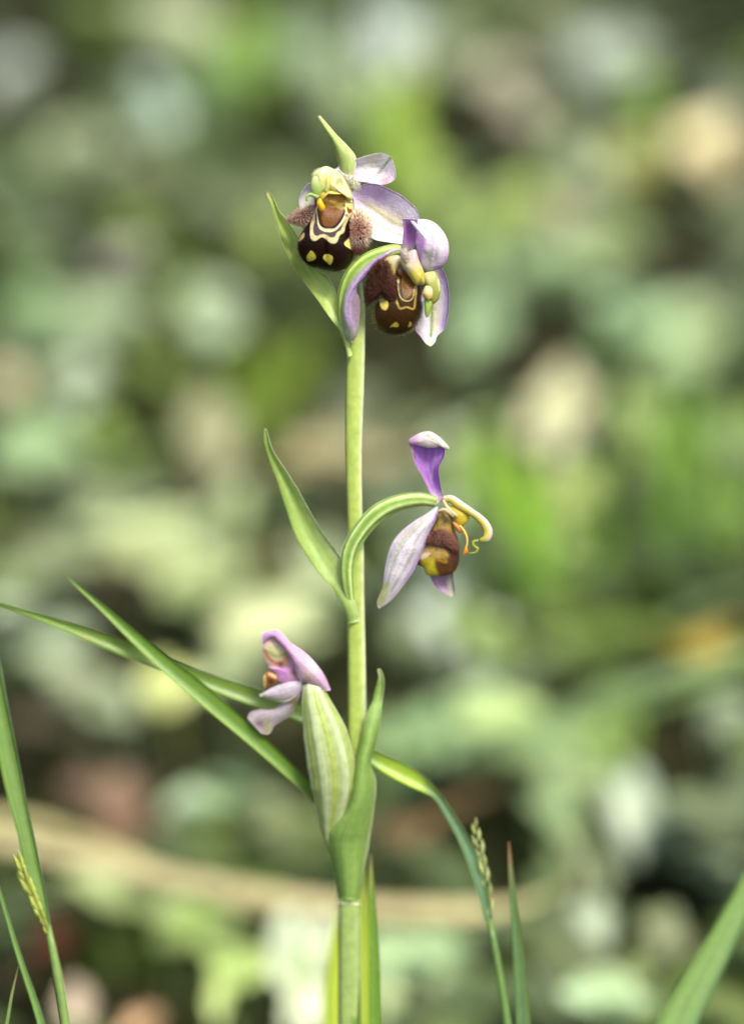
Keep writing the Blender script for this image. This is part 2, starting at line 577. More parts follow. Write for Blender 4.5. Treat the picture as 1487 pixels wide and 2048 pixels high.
b = blade(ZF((1172, 425, 30), (1185, 480, 30), (1148, 600, 32), (1130, 690, 32), (1080, 790, 34), (1050, 920, 38), (1020, 1070, 40), (980, 1240, 42), (950, 1450, 44), (920, 1580, 44), (870, 1670, 42), (800, 1740, 38), (748, 1830, 30), (745, 1900, 20), (790, 2120, 4), (835, 2380, -4)),
          ZF((1182, 418, 28), (1205, 520, 22), (1185, 640, 24), (1165, 760, 34), (1130, 900, 48), (1100, 1050, 58), (1065, 1200, 64), (1050, 1350, 68), (1040, 1480, 70), (1020, 1600, 68), (990, 1700, 62), (960, 1800, 56), (930, 1900, 48), (925, 2000, 44), (930, 2150, 38), (935, 2390, 30)),
          ZF((1192, 424, 30), (1216, 460, 30), (1226, 560, 30), (1206, 750, 30), (1182, 950, 28), (1146, 1100, 26), (1112, 1240, 22), (1150, 1340, 22), (1157, 1450, 20), (1140, 1600, 16), (1125, 1720, 12), (1108, 1830, 10), (1090, 1960, 6), (1060, 2100, 2), (1040, 2250, -2), (1015, 2400, -6)),
          80, 17, bract_col((136, 170, 86), (190, 210, 154), None, .7, tipc=(205, 215, 160)), thick=4)
part('bract', b, M_BRACT, orchid, label='folded green bract clasping the stem beside the lowest pod')

# ---- colouring for sepals
def petal_col(layers, basec, sheen=None):
    def f(u, v, s):
        c = paint(s, basec, layers)
        vein = np.abs(((v * 2.5 + 10) % 1) - .5) * 2
        return mix(c, c * np.array([.80, .84, .80]), sstep(vein, .78, 1))
    return f
def shape_col(layers, basec):
    return lambda V: paint(V, basec, layers)

# =============================== flower one (topmost, facing the camera)
o1 = tube([(703, 520, -30), (715, 455, -36), (712, 405, -26), (697, 372, -14), (680, 360, -4)], [(0, 8), (.4, 13), (1, 10)],
          const((165, 190, 100)), nu=30, na=18, rib=lambda a, f: .08 * math.cos(6 * a))
F1 = part('flower', o1, M_GREEN, orchid, label='topmost flower with dark glossy brown lip and two yellow spots')
s = blade(ZA((540, 190, 4), (640, 132, 2), (770, 84, 0), (900, 44, -2), (1015, 30, 0), (1104, 66, 8)),
          ZA((585, 215, 2), (690, 200, -14), (820, 190, -22), (950, 165, -22), (1040, 140, -8), (1108, 72, 8)),
          ZA((620, 255, 6), (740, 305, 6), (860, 320, 6), (1000, 348, 4), (1140, 285, 12), (1112, 78, 8)),
          50, 21, petal_col([('blob', ZA((720, 230))[0], 26, (206, 190, 226)), ('fill', ZA((850, 60), (1010, 45), (1000, 110), (880, 200), (800, 160)), (222, 222, 206), 14),
                             ('line', ZA((1098, 74), (1030, 165), (950, 265)), (122, 146, 84), 2.0, 3), ('blob', ZA((1105, 80))[0], 6, (206, 208, 130)),
                             ('blob', ZA((1040, 330))[0], 16, (226, 190, 206))], (246, 240, 250)), thick=3, ruffle=3, seed=1)
part('sepal', s, M_PETAL, orchid, F1)
s = blade(ZA((700, 430, 0), (800, 350, 6), (950, 335, 8), (1080, 388, 6), (1200, 450, 2), (1300, 530, -2), (1362, 605, -8), (1385, 740, -20), (1370, 880, -26)),
          ZA((705, 470, -2), (800, 500, -12), (900, 560, -18), (1000, 630, -20), (1090, 690, -22), (1180, 740, -24), (1260, 790, -26), (1330, 840, -28), (1365, 890, -28)),
          ZA((715, 510, 0), (745, 620, 2), (800, 730, 2), (860, 820, 0), (930, 885, -2), (1050, 912, -6), (1200, 932, -12), (1300, 940, -20), (1360, 900, -26)),
          50, 25, petal_col([('blob', ZA((1000, 420))[0], 40, (202, 180, 220)), ('blob', ZA((860, 400))[0], 24, (196, 172, 216)), ('fill', ZA((880, 520), (1050, 580), (1200, 640), (1290, 720), (1200, 760), (1020, 680), (880, 570)), (222, 216, 196), 10),
                             ('line', ZA((800, 500), (900, 560), (1020, 655), (1120, 715), (1210, 745)), (196, 194, 132), 2.2, 3),
                             ('line', ZA((900, 690), (1010, 760), (1120, 830), (1210, 850)), (206, 204, 190), 3, 5),
                             ('line', ZA((880, 470), (1000, 500), (1150, 580)), (214, 204, 214), 2, 4)], (240, 233, 245)), thick=3, ruffle=4, seed=2)
part('sepal', s, M_PETAL, orchid, F1)
s = blade(ZA((350, 360, -6), (300, 325, -8), (235, 385, -10), (197, 455, -12), (186, 530, -12), (206, 584, -12)),
          ZA((370, 420, -8), (320, 400, -20), (280, 440, -26), (255, 490, -26), (235, 540, -22), (215, 584, -14)),
          ZA((380, 480, -8), (360, 500, -10), (340, 540, -12), (310, 570, -12), (260, 590, -12), (222, 590, -12)),
          30, 13, petal_col([('blob', ZA((290, 530))[0], 14, (206, 214, 168))], (234, 227, 240)), thick=3)
part('sepal', s, M_PETAL, orchid, F1)
# lip
lip1 = ZA((335, 470), (343, 530), (347, 570), (330, 620), (300, 690), (260, 750), (212, 820), (182, 900), (175, 960), (195, 1030), (238, 1098), (300, 1148), (380, 1168), (440, 1184), (500, 1198), (560, 1202), (640, 1172), (700, 1110), (728, 1030),
          (726, 960), (716, 900), (706, 800), (698, 740), (706, 690), (718, 640), (732, 560), (718, 470), (640, 415), (500, 405), (400, 420))
CREAM = (194, 186, 136)
lip1_layers = [
    ('fill', ZA((345, 560), (328, 650), (303, 720), (296, 800), (300, 868), (328, 902), (368, 893), (402, 866), (440, 872), (472, 902), (500, 922), (556, 922), (576, 882), (592, 842), (632, 818), (645, 760), (676, 690), (712, 630), (725, 540), (690, 450), (500, 430), (345, 470)), CREAM, 1.0),
    ('fill', ZA((356, 600), (346, 700), (330, 760), (332, 828), (365, 852), (400, 838), (450, 838), (498, 866), (540, 862), (560, 822), (602, 790), (620, 740), (652, 680), (655, 600), (500, 560)), (78, 62, 66), 1.0),
    ('fill', ZA((362, 560), (364, 680), (372, 742), (394, 784), (440, 810), (500, 814), (552, 796), (604, 746), (644, 690), (672, 610), (640, 560), (500, 540)), (214, 208, 168), .8),
    ('fill', ZA((376, 560), (379, 680), (389, 735), (418, 768), (480, 784), (542, 774), (594, 722), (634, 650), (645, 590), (500, 540)), (44, 26, 30), .8),
    ('fill', ZA((384, 540), (392, 680), (412, 732), (470, 762), (530, 752), (578, 702), (612, 650), (634, 585), (560, 545), (450, 540)), (100, 60, 15), 1.2),
    ('fill', ZA((395, 450), (430, 540), (500, 560), (560, 556), (600, 594), (645, 570), (652, 490), (610, 430), (430, 425)), (148, 116, 30), 2.0),
    ('fill', ZA((470, 560), (530, 545), (600, 500), (630, 530), (610, 590), (560, 570)), (134, 112, 52), 2.0),
    ('fill', ZA((650, 470), (715, 530), (722, 600), (690, 640), (655, 600), (648, 530)), (210, 190, 112), 1.5),
    ('line', ZA((612, 438), (640, 455), (652, 490), (680, 520), (712, 526)), (104, 58, 22), .9, .8),
    ('fill', ZA((660, 555), (690, 585), (712, 590), (704, 622), (680, 628), (664, 600)), (112, 62, 24), .8),
    ('blob', ZA((632, 546))[0], 3.2, (38, 34, 14)), ('blob', ZA((656, 648))[0], 2.6, (50, 34, 30)),
    ('fill', ZA((340, 500), (362, 495), (366, 560), (346, 570)), (104, 58, 24), 1.0),
    ('fill', ZA((305, 998), (348, 1038), (352, 1070), (326, 1094), (272, 1100), (262, 1062), (285, 1020)), (176, 172, 66), .9),
    ('fill', ZA((482, 1034), (520, 1060), (516, 1110), (496, 1138), (462, 1112), (425, 1066), (440, 1040)), (176, 172, 66), .9),
    ('fill', ZA((236, 820), (238, 862), (186, 905), (195, 865)), (178, 156, 96), 1.0),
    ('fill', ZA((636, 922), (690, 872), (726, 860), (730, 1000), (684, 974), (640, 942)), (206, 196, 112), 1.0)]
def lip1_bump(V):
    x, y = V[:, 0], V[:, 1]
    cx, cy = ZA((520, 500))[0]
    d = -12 * np.exp(-(((x - cx) / 24) ** 2 + ((y - cy) / 20) ** 2))            # the hollow throat
    sx, sy = ZA((450, 800))[0]
    d += -5 * np.exp(-(((x - sx) / 3.5) ** 2 + ((y - sy - 40) / 26) ** 2))      # shallow centre fold
    return d
g = inflate(lip1, ZA((468, 850))[0], 34, 16, 26, shape_col(lip1_layers, (25, 9, 5)), nb=230, rings=64, p=.55, bump=lip1_bump)
LIP1 = part('lip', g, M_LIP, orchid, F1)

def cushion_hairs(outline, center, hf, t0, n, seed, inner=0.0, p=.55):
    rnd = random.Random(seed)
    b = cr(outline, 120, True)
    c0 = np.array([center[0], center[1], 0])
    pts, dirs = [], []
    for _ in range(n):
        k = rnd.randrange(120)
        r = math.sqrt(rnd.uniform(inner ** 2, 1))
        q = c0 + (b[k] - c0) * r
        z = hf * max(1 - r * r, 0) ** p
        out = (b[k] - c0); L = np.linalg.norm(out); out = out / (L + 1e-9)
        pts.append((q[0], q[1], b[k][2] * r + z + t0))
        dirs.append(out * (r ** 1.3) + np.array([0, 0, 1.0]) * (1.05 - r))
    return pts, dirs
def hair_col(root, tip):
    a, b2 = lin(root), lin(tip)
    def f(q, rnd):
        k = rnd.uniform(.75, 1.2)
        return [a * k] * 3 + [(a * .4 + b2 * .6) * k] * 3 + [b2 * k]
    return f
# side lobes
slL = ZA((352, 560), (260, 580), (172, 610), (112, 660), (80, 690), (92, 714), (160, 722), (220, 742), (262, 745), (300, 700), (345, 630))
g = inflate(slL, ZA((235, 660))[0], 10, 9, 20, shape_col([('fill', ZA((120, 712), (200, 725), (262, 745), (270, 715), (200, 700)), (150, 140, 60), 3)], (128, 66, 50)), nb=60, rings=10)
sl = part('side_lobe', g, M_LIP, orchid, F1)
p_, d_ = cushion_hairs(slL, ZA((235, 660))[0], 10, 20, 900, 3)
o = part('hair', hairs(p_, d_, 12, .60, hair_col((164, 96, 78), (250, 226, 206)), seed=4), M_HAIR, orchid, F1); o['kind'] = 'stuff'
slR = ZA((715, 622), (770, 605), (830, 630), (876, 690), (894, 760), (884, 840), (850, 920), (792, 1000), (740, 1028), (716, 990), (712, 920), (700, 870), (716, 800), (704, 700))
g = inflate(slR, ZA((775, 800))[0], 22, 12, 22, shape_col([('fill', ZA((690, 800), (745, 850), (770, 900), (730, 990), (700, 920)), (198, 188, 110), 3)], (140, 78, 64)), nb=60, rings=12)
sl = part('side_lobe', g, M_LIP, orchid, F1)
p_, d_ = cushion_hairs(slR, ZA((765, 800))[0], 22, 22, 1700, 5)
def slr_hair(q, rnd):
    k = rnd.uniform(.8, 1.15)
    cx, cy = ZA((762, 795))[0]
    r = min(1, math.hypot(q[0] - cx, q[1] - cy) / 24)
    low = min(1, max(0, (q[1] - 478) / 14))
    rt = lin((172, 104, 86)); tp = lin((232, 180, 158)) * (1 - r) + lin((255, 246, 222)) * r
    tp = tp * (1 - low) + lin((176, 112, 98)) * low
    return [rt * k] * 3 + [(rt * .12 + tp * .88) * k] * 3 + [tp * k]
o = part('hair', hairs(p_, d_, 15, .66, slr_hair, seed=6), M_HAIR, orchid, F1); o['kind'] = 'stuff'
# short fringe round the lip
bd = cr(lip1, 500, True)
rn = random.Random(9)
pts, dirs = [], []
for q in bd:
    if q[1] > 470 or rn.random() < .25:
        if q[1] < 440: continue
        pts.append((q[0], q[1], 24 + rn.uniform(-5, 4)))
        dirs.append((q[0] - 652, q[1] - 470, 0))
o = part('hair', hairs(pts, dirs, 8, .45, hair_col((120, 90, 50), (206, 196, 150)), seed=8), M_HAIR, orchid, F1); o['kind'] = 'stuff'
# column with hood
hood = ZA((318, 240), (378, 186), (460, 160), (524, 184), (584, 215), (636, 280), (682, 360), (706, 420), (716, 490), (690, 500), (650, 440), (570, 432), (500, 418), (430, 420), (400, 455), (372, 472), (322, 452), (300, 380), (304, 310))
g = inflate(hood, ZA((480, 320))[0], 20, 14, 44, shape_col([
    ('fill', ZA((310, 260), (380, 250), (410, 310), (425, 390), (420, 430), (380, 478), (330, 462), (300, 390)), (142, 172, 84), 4),
    ('fill', ZA((390, 250), (470, 240), (520, 260), (480, 400), (430, 400)), (224, 222, 138), 6),
    ('fill', ZA((540, 250), (640, 330), (700, 430), (690, 470), (560, 420), (530, 330)), (224, 220, 164), 6),
    ('blob', ZA((460, 180))[0], 12, (196, 212, 170))], (214, 216, 156)), nb=90, rings=24, p=.6,
    bump=lambda V: 2.2 * np.sin(V[:, 0] * .33 + V[:, 1] * .12) - 12 * np.exp(-(((V[:, 0] - ZA((590, 330))[0][0]) / 10) ** 2 + ((V[:, 1] - ZA((590, 350))[0][1]) / 14) ** 2)))
colm = part('column', g, M_WAX, orchid, F1)
anther = ZA((330, 262), (372, 256), (402, 305), (424, 370), (424, 425), (384, 474), (340, 462), (304, 400), (306, 320))
part('anther', inflate(anther, ZA((362, 370))[0], 7, 7, 57, shape_col([('blob', ZA((330, 290))[0], 12, (196, 206, 150))], (150, 178, 92)), nb=40, rings=10), M_WAX, orchid, F1)
part('beak', tube(ZA((380, 468, 58), (340, 456, 60), (300, 440, 62), (268, 455, 64), (262, 505, 64)), [(0, 5), (.5, 3.6), (1, 2.6)], const((150, 176, 96)), nu=20, na=10), M_WAX, orchid, F1)
part('column_ridge', tube(ZA((505, 236, 58), (480, 300, 66), (470, 360, 66), (455, 412, 64)), [(0, 2), (.4, 5), (1, 4.5)], const((212, 214, 120)), nu=20, na=10), M_WAX, orchid, F1)
ledge = ZA((394, 462), (426, 414), (500, 404), (560, 420), (604, 436), (560, 444), (500, 436), (450, 446), (412, 500))
part('stigma', inflate(ledge, ZA((480, 430))[0], 8, 6, 60, const((214, 194, 84)), nb=50, rings=8), M_WAX, orchid, F1)
polln = ZA((372, 494), (398, 476), (428, 526), (446, 570), (432, 602), (402, 606), (380, 572), (362, 530))
part('pollinium', inflate(polln, ZA((404, 545))[0], 7, 6, 66, const((236, 188, 36)), nb=40, rings=10), M_WAX, orchid, F1)
# small furry petals
pet = ZA((640, 256), (690, 248), (745, 280), (784, 350), (790, 392), (730, 400), (690, 380), (660, 320))
part('petal', inflate(pet, ZA((715, 335))[0], 8, 6, 40, shape_col([('blob', ZA((705, 345))[0], 6, (176, 196, 110))], (232, 228, 218)), nb=40, rings=8), M_PETAL, orchid, F1)
p_, d_ = cushion_hairs(pet, ZA((715, 335))[0], 8, 40, 260, 12)
o = part('hair', hairs(p_, d_, 8, .5, hair_col((214, 214, 186), (236, 232, 214)), seed=13), M_HAIR, orchid, F1); o['kind'] = 'stuff'
o = part('hair', hairs([(q[0], q[1], 44) for q in cr(ZA((316, 250), (350, 205), (400, 178)), 40)], [(-1, -.6, .3)] * 40, 5, .3, hair_col((206, 210, 190), (236, 236, 226)), seed=14), M_HAIR, orchid, F1); o['kind'] = 'stuff'

# =============================== flower two
def ov_col(main, pale, dark):
    def f(u, a, V):
        c = np.tile(lin(main), (len(V), 1))
        r = np.cos(6 * a + .8)
        c = mix(c, lin(pale), sstep(r, .35, .9) * .8)
        c = mix(c, lin(dark), sstep(-r, .4, .95) * .7)
        return c
    return f
rib6 = lambda a, f: .09 * math.cos(6 * a + .8) * math.sin(min(1, f * 1.1 + .1) * 3.0)
o2 = tube([(696, 690, -6), (689, 640, 4), (690, 590, 14), (704, 552, 22), (730, 524, 26), (762, 508, 26), (795, 500, 20), (812, 502, 14)], [(0, 9), (.2, 14), (.6, 16), (.9, 13), (1, 9)],
          ov_col((140, 172, 76), (180, 200, 112), (108, 140, 56)), nu=46, na=36, rib=rib6)
F2 = part('flower', o2, M_GREEN, orchid, label='nodding second flower with furry olive brown lip and hooded lilac sepal')
# left, drooping sepal
s = blade(ZB((790, 455, 26), (700, 452, 26), (600, 500, 28), (480, 568, 30), (370, 640, 32), (270, 730, 34), (190, 840, 34), (130, 970, 34), (95, 1120, 34), (86, 1270, 32), (104, 1420, 30), (130, 1520, 28), (185, 1566, 28)),
          ZB((785, 478, 28), (700, 485, 34), (600, 535, 40), (490, 605, 44), (390, 700, 48), (290, 820, 50), (210, 930, 52), (160, 1060, 52), (148, 1200, 50), (170, 1320, 48), (208, 1420, 44), (210, 1500, 38), (195, 1566, 30)),
          ZB((780, 505, 22), (720, 522, 22), (600, 572, 24), (520, 640, 24), (440, 722, 26), (330, 828, 28), (262, 895, 28), (252, 960, 28), (280, 1040, 28), (296, 1110, 28), (284, 1300, 26), (262, 1450, 26), (205, 1562, 28)),
          70, 17, petal_col([('fill', ZB((600, 500), (370, 640), (190, 840), (95, 1120), (90, 1300), (140, 1540), (200, 1560), (195, 1430), (150, 1300), (140, 1150), (180, 960), (300, 790), (450, 650)), (184, 184, 180), 4),
                             ('line', ZB((600, 540), (480, 610), (380, 715), (280, 835), (200, 960), (158, 1100), (160, 1260), (205, 1380)), (172, 140, 196), 3, 4),
                             ('fill', ZB((250, 960), (290, 1100), (280, 1320), (240, 1440), (200, 1330), (175, 1200), (190, 1060)), (166, 144, 166), 5),
                             ('blob', ZB((160, 1470))[0], 12, (166, 178, 140)), ('blob', ZB((520, 570))[0], 14, (186, 150, 206))], (204, 186, 214)), thick=3.5)
part('sepal', s, M_PETAL, orchid, F2)
s = blade(ZB((1180, 720, 0), (1100, 860, -2), (1030, 1000, -4), (1000, 1150, -6), (985, 1300, -6), (950, 1420, -4), (1010, 1500, 0), (1080, 1592, 4), (1125, 1620, 6)),
          ZB((1220, 720, -6), (1200, 860, -16), (1170, 1000, -20), (1155, 1150, -22), (1148, 1270, -20), (1142, 1380, -16), (1138, 1470, -10), (1134, 1560, 0), (1132, 1622, 6)),
          ZB((1270, 690, 0), (1318, 790, -2), (1348, 950, -2), (1356, 1100, -2), (1334, 1290, -2), (1290, 1420, -2), (1212, 1500, 0), (1190, 1568, 4), (1140, 1622, 6)),
          50, 19, petal_col([('line', ZB((1160, 1080), (1150, 1250), (1150, 1400), (1135, 1500)), (128, 156, 70), 3.6, 4), ('line', ZB((1200, 1100), (1205, 1300), (1185, 1440)), (216, 214, 176), 4, 5),
                             ('line', ZB((1290, 720), (1345, 950), (1352, 1120), (1300, 1400)), (182, 156, 218), 7, 8), ('blob', ZB((1130, 1600))[0], 8, (212, 216, 176)), ('line', ZB((960, 1420), (1060, 1560)), (210, 178, 200), 3, 5)], (234, 227, 236)), thick=3)
part('sepal', s, M_PETAL, orchid, F2)
# hooded dorsal sepal: the inner face rising, then the outer face bent over forwards
g = blade(ZB((790, 480, 30), (800, 380, 34), (812, 250, 36), (795, 104, 40)), ZB((850, 490, 20), (870, 380, 22), (880, 250, 26), (880, 106, 46)), ZB((900, 500, 34), (945, 420, 42), (965, 290, 50), (980, 112, 56)),
          20, 11, petal_col([('fill', ZB((830, 170), (900, 170), (960, 260), (950, 370), (830, 350)), (190, 132, 204), 7), ('line', ZB((800, 110), (960, 118)), (210, 180, 224), 3, 5), ('blob', ZB((850, 470))[0], 9, (196, 186, 190))], (200, 158, 212)), thick=3)
hood2 = ZB((880, 108), (980, 108), (1070, 110), (1180, 150), (1280, 250), (1338, 360), (1352, 480), (1332, 590), (1280, 662), (1180, 716), (1092, 746), (1050, 700), (1010, 620), (975, 500), (956, 380), (958, 280), (920, 180))
g = inflate(hood2, ZB((1140, 420))[0], 24, 6, 40, shape_col([('fill', ZB((960, 290), (1040, 330), (1080, 400), (1010, 600), (970, 480)), (196, 152, 214), 6), ('blob', ZB((1160, 540))[0], 18, (136, 138, 128)), ('line', ZB((1060, 480), (1130, 600), (1120, 720)), (120, 130, 110), 2.0, 4), ('blob', ZB((1110, 700))[0], 9, (168, 180, 156)),
                                                               ('line', ZB((980, 130), (1110, 260), (1180, 420), (1160, 640)), (206, 190, 214), 1.6, 3), ('line', ZB((1180, 170), (1290, 300), (1320, 470)), (232, 224, 238), 6, 8),
                                                               ('line', ZB((1345, 540), (1280, 655), (1190, 705)), (206, 160, 212), 4, 6)], (242, 230, 247)), nb=70, rings=18, geo=g,
            bump=lambda V: 4 * np.cos((V[:, 0] - 850) * .16 + (V[:, 1] - 490) * .05))
part('sepal', g, M_PETAL, orchid, F2)
# lip of flower two
lip2 = ZB((720, 690), (712, 800), (700, 900), (680, 1000), (620, 1030), (528, 1065), (478, 1150), (460, 1260), (480, 1350), (532, 1412), (620, 1462), (720, 1480), (830, 1460), (920, 1400), (980, 1330), (1020, 1230), (1032, 1150), (1022, 1060), (1030, 960), (1010, 890), (940, 830), (860, 740), (790, 690))
lip2_layers = [
    ('fill', ZB((700, 700), (760, 760), (745, 900), (700, 980), (660, 860), (650, 740)), (176, 160, 98), 3),
    ('fill', ZB((775, 790), (800, 730), (860, 760), (930, 850), (940, 900), (912, 1000), (862, 1052), (806, 1036), (780, 930)), (92, 64, 18), 2),
    ('line', ZB((800, 740), (785, 800), (775, 870), (782, 960), (800, 1030)), (34, 22, 10), 1.6, 1.2),
    ('line', ZB((735, 780), (742, 900), (762, 1010), (806, 1068), (870, 1082), (918, 1050), (938, 960), (956, 890)), (160, 142, 90), 1.3, 1.0),
    ('line', ZB((722, 1010), (742, 1120), (772, 1172), (850, 1156), (930, 1176), (950, 1080), (966, 900)), (146, 126, 62), 2.0, 1.3),
    ('fill', ZB((528, 1066), (600, 1050), (632, 1130), (600, 1192), (552, 1172)), (196, 182, 92), 1.5),
    ('fill', ZB((650, 1396), (720, 1334), (756, 1368), (742, 1394), (690, 1390)), (178, 160, 68), 1.0),
    ('fill', ZB((866, 1394), (890, 1328), (912, 1362), (890, 1392)), (164, 148, 62), 1.0),
    ('line', ZB((470, 1150), (462, 1260), (490, 1370)), (150, 140, 54), 1.6, 1.5)]
def lip2_bump(V):
    x, y = V[:, 0], V[:, 1]
    c2 = ZB((850, 840))[0]
    return -8 * np.exp(-(((x - c2[0]) / 14) ** 2 + ((y - c2[1]) / 22) ** 2))
g = inflate(lip2, ZB((770, 1130))[0], 34, 16, 24, shape_col(lip2_layers, (50, 32, 8)), nb=200, rings=56, p=.55, bump=lip2_bump)
part('lip', g, M_LIP, orchid, F2)
bd = cr(lip2, 420, True)
pts, dirs = [], []
for q in bd:
    if q[1] > ZB((0, 1090))[0][1]:
        pts.append((q[0], q[1], 22 + rn.uniform(-5, 4))); dirs.append((q[0] - 798, q[1] - 615, 0))
o = part('hair', hairs(pts, dirs, 9, .45, hair_col((130, 110, 50), (206, 192, 130)), seed=18), M_HAIR, orchid, F2); o['kind'] = 'stuff'
p_, d_ = cushion_hairs(lip2, ZB((770, 1130))[0], 34, 24, 1500, 19)
sel = [(a, b2) for a, b2 in zip(p_, d_) if a[1] > 618]
o = part('hair', hairs([a for a, _ in sel], [b2 for _, b2 in sel], 3.0, .28, hair_col((62, 42, 14), (106, 80, 36)), seed=20), M_HAIR, orchid, F2); o['kind'] = 'stuff'
sl2 = ZB((500, 640), (560, 608), (612, 640), (645, 740), (704, 830), (732, 930), (742, 1020), (722, 1092), (660, 1082), (600, 1030), (540, 1002), (480, 1040), (420, 1082), (380, 1112), (364, 1000), (380, 880), (430, 760))
g = inflate(sl2, ZB((555, 860))[0], 14, 8, 44, const((64, 34, 26)), nb=70, rings=12)
part('side_lobe', g, M_LIP, orchid, F2)
p_, d_ = cushion_hairs(sl2, ZB((555, 860))[0], 14, 44, 2600, 21)
d_ = [np.array(d) + np.array([.1, .5, 0]) for d in d_]
o = part('hair', hairs(p_, d_, 12, .55, hair_col((72, 38, 30), (128, 82, 62)), seed=22), M_HAIR, orchid, F2); o['kind'] = 'stuff'
# cream throat side, column, beak, pollen
part('petal', inflate(ZB((570, 590), (680, 540), (770, 545), (770, 640), (730, 720), (740, 850), (700, 860), (650, 740), (600, 640)), ZB((690, 660))[0], 8, 6, 34, shape_col([('blob', ZB((720, 590))[0], 10, (196, 190, 160))], (188, 176, 112)), nb=40, rings=8), M_WAX, orchid, F2)
col2 = ZB((800, 560), (870, 500), (950, 470), (1000, 600), (1050, 720), (1068, 800), (1072, 878), (1000, 890), (955, 886), (880, 790), (830, 720), (790, 660), (776, 590))
part('column', inflate(col2, ZB((930, 700))[0], 16, 10, 50, shape_col([('fill', ZB((880, 740), (1050, 700), (1080, 890), (955, 900), (860, 790)), (206, 196, 84), 8), ('blob', ZB((930, 540))[0], 12, (190, 170, 182)), ('line', ZB((1000, 760), (975, 880)), (236, 226, 130), 1.2, 1.5), ('line', ZB((1040, 760), (1010, 880)), (180, 166, 56), 1.2, 1.5)], (206, 196, 156)), nb=60, rings=14), M_WAX, orchid, F2)
part('beak', inflate(ZB((1050, 760), (1110, 735), (1185, 730), (1232, 820), (1252, 950), (1232, 1060), (1165, 1122), (1128, 1114), (1150, 1020), (1110, 930), (1060, 860)), ZB((1165, 930))[0], 10, 8, 52, shape_col([('line', ZB((1225, 830), (1246, 950)), (222, 220, 170), 2, 2.5), ('blob', ZB((1110, 790))[0], 14, (200, 196, 130))], (150, 160, 74)), nb=50, rings=10), M_WAX, orchid, F2)
part('beak_tip', inflate(ZB((1066, 1010), (1130, 1040), (1156, 1100), (1136, 1200), (1104, 1274), (1074, 1264), (1062, 1160)), ZB((1098, 1170))[0], 6, 6, 54, shape_col([('blob', ZB((1090, 1270))[0], 4, (214, 218, 160))], (146, 176, 76)), nb=40, rings=8), M_WAX, orchid, F2)
part('pollinium', inflate(ZB((1080, 900), (1140, 918), (1162, 970), (1152, 1040), (1112, 1076), (1062, 1052), (1036, 1000), (1050, 940)), ZB((1100, 990))[0], 9, 8, 62, shape_col([('blob', ZB((1120, 950))[0], 8, (236, 222, 164)), ('blob', ZB((1060, 1030))[0], 6, (190, 160, 84))], (222, 202, 132)), nb=40, rings=10), M_WAX, orchid, F2)
nub = ZB((790, 470), (850, 480), (880, 560), (892, 640), (850, 660), (810, 600), (780, 540))
part('petal', inflate(nub, ZB((835, 560))[0], 8, 6, 58, const((196, 186, 180)), nb=30, rings=7), M_PETAL, orchid, F2)
p_, d_ = cushion_hairs(nub, ZB((835, 560))[0], 8, 58, 240, 25)
o = part('hair', hairs(p_, d_, 5, .32, hair_col((190, 178, 160), (228, 220, 200)), seed=26), M_HAIR, orchid, F2); o['kind'] = 'stuff'
part('throat', inflate(ZB((716, 720), (760, 690), (800, 720), (790, 800), (740, 790)), ZB((760, 745))[0], 6, 4, 50, const((66, 40, 16)), nb=24, rings=6), M_LIP, orchid, F2)

# =============================== flower three (side view on its arched ovary)
o3 = tube(ZD((585, 1090, 12), (562, 960, 20), (556, 840, 26), (575, 740, 30), (630, 640, 34), (715, 545, 36), (810, 487, 36), (920, 458, 34), (1000, 456, 32), (1062, 470, 30)), [(0, 7), (.15, 13), (.35, 15.5), (.65, 17.5), (.9, 14.5), (1, 11)],
          ov_col((140, 172, 82), (196, 210, 150), (98, 132, 54)), nu=60, na=40, rib=rib6)
F3 = part('flower', o3, M_GREEN, orchid, label='withering flower seen from the side on a long arched green ovary')
g = blade(ZC3((690, 815, 34), (640, 720, 36), (560, 560, 40), (482, 420, 42), (440, 270, 42), (412, 170, 40)), ZC3((720, 850, 32), (700, 720, 26), (655, 560, 20), (610, 420, 16), (600, 280, 16), (610, 120, 26)), ZC3((785, 800, 34), (765, 690, 36), (742, 560, 42), (738, 455, 46), (795, 340, 44), (805, 200, 40)),
          40, 17, petal_col([('line', ZC3((590, 240), (585, 400), (620, 560), (680, 690)), (142, 102, 148), 1.6, 2.5), ('line', ZC3((730, 270), (690, 400), (665, 560)), (206, 170, 222), 2, 3), ('line', ZC3((440, 220), (460, 380), (560, 570), (690, 810)), (206, 168, 202), 2.6, 3.5), ('blob', ZC3((720, 800))[0], 13, (226, 206, 222)), ('line', ZC3((450, 260), (480, 360)), (140, 80, 112), 1.4, 1.5)], (172, 122, 206)), thick=3, ruffle=3, seed=5)
g = inflate(ZC3((412, 170), (480, 112), (560, 76), (640, 68), (720, 108), (800, 178), (852, 250), (830, 270), (772, 228), (700, 246), (600, 242), (500, 216), (430, 202)), ZC3((630, 160))[0], 12, 8, 44, shape_col([('blob', ZC3((460, 160))[0], 12, (206, 160, 206)), ('line', ZC3((620, 110), (700, 170), (760, 220)), (176, 182, 156), 2, 3), ('line', ZC3((480, 210), (600, 240)), (212, 180, 212), 2, 3)], (216, 210, 206)), nb=60, rings=12, geo=g)
part('sepal', g, M_PETAL, orchid, F3)
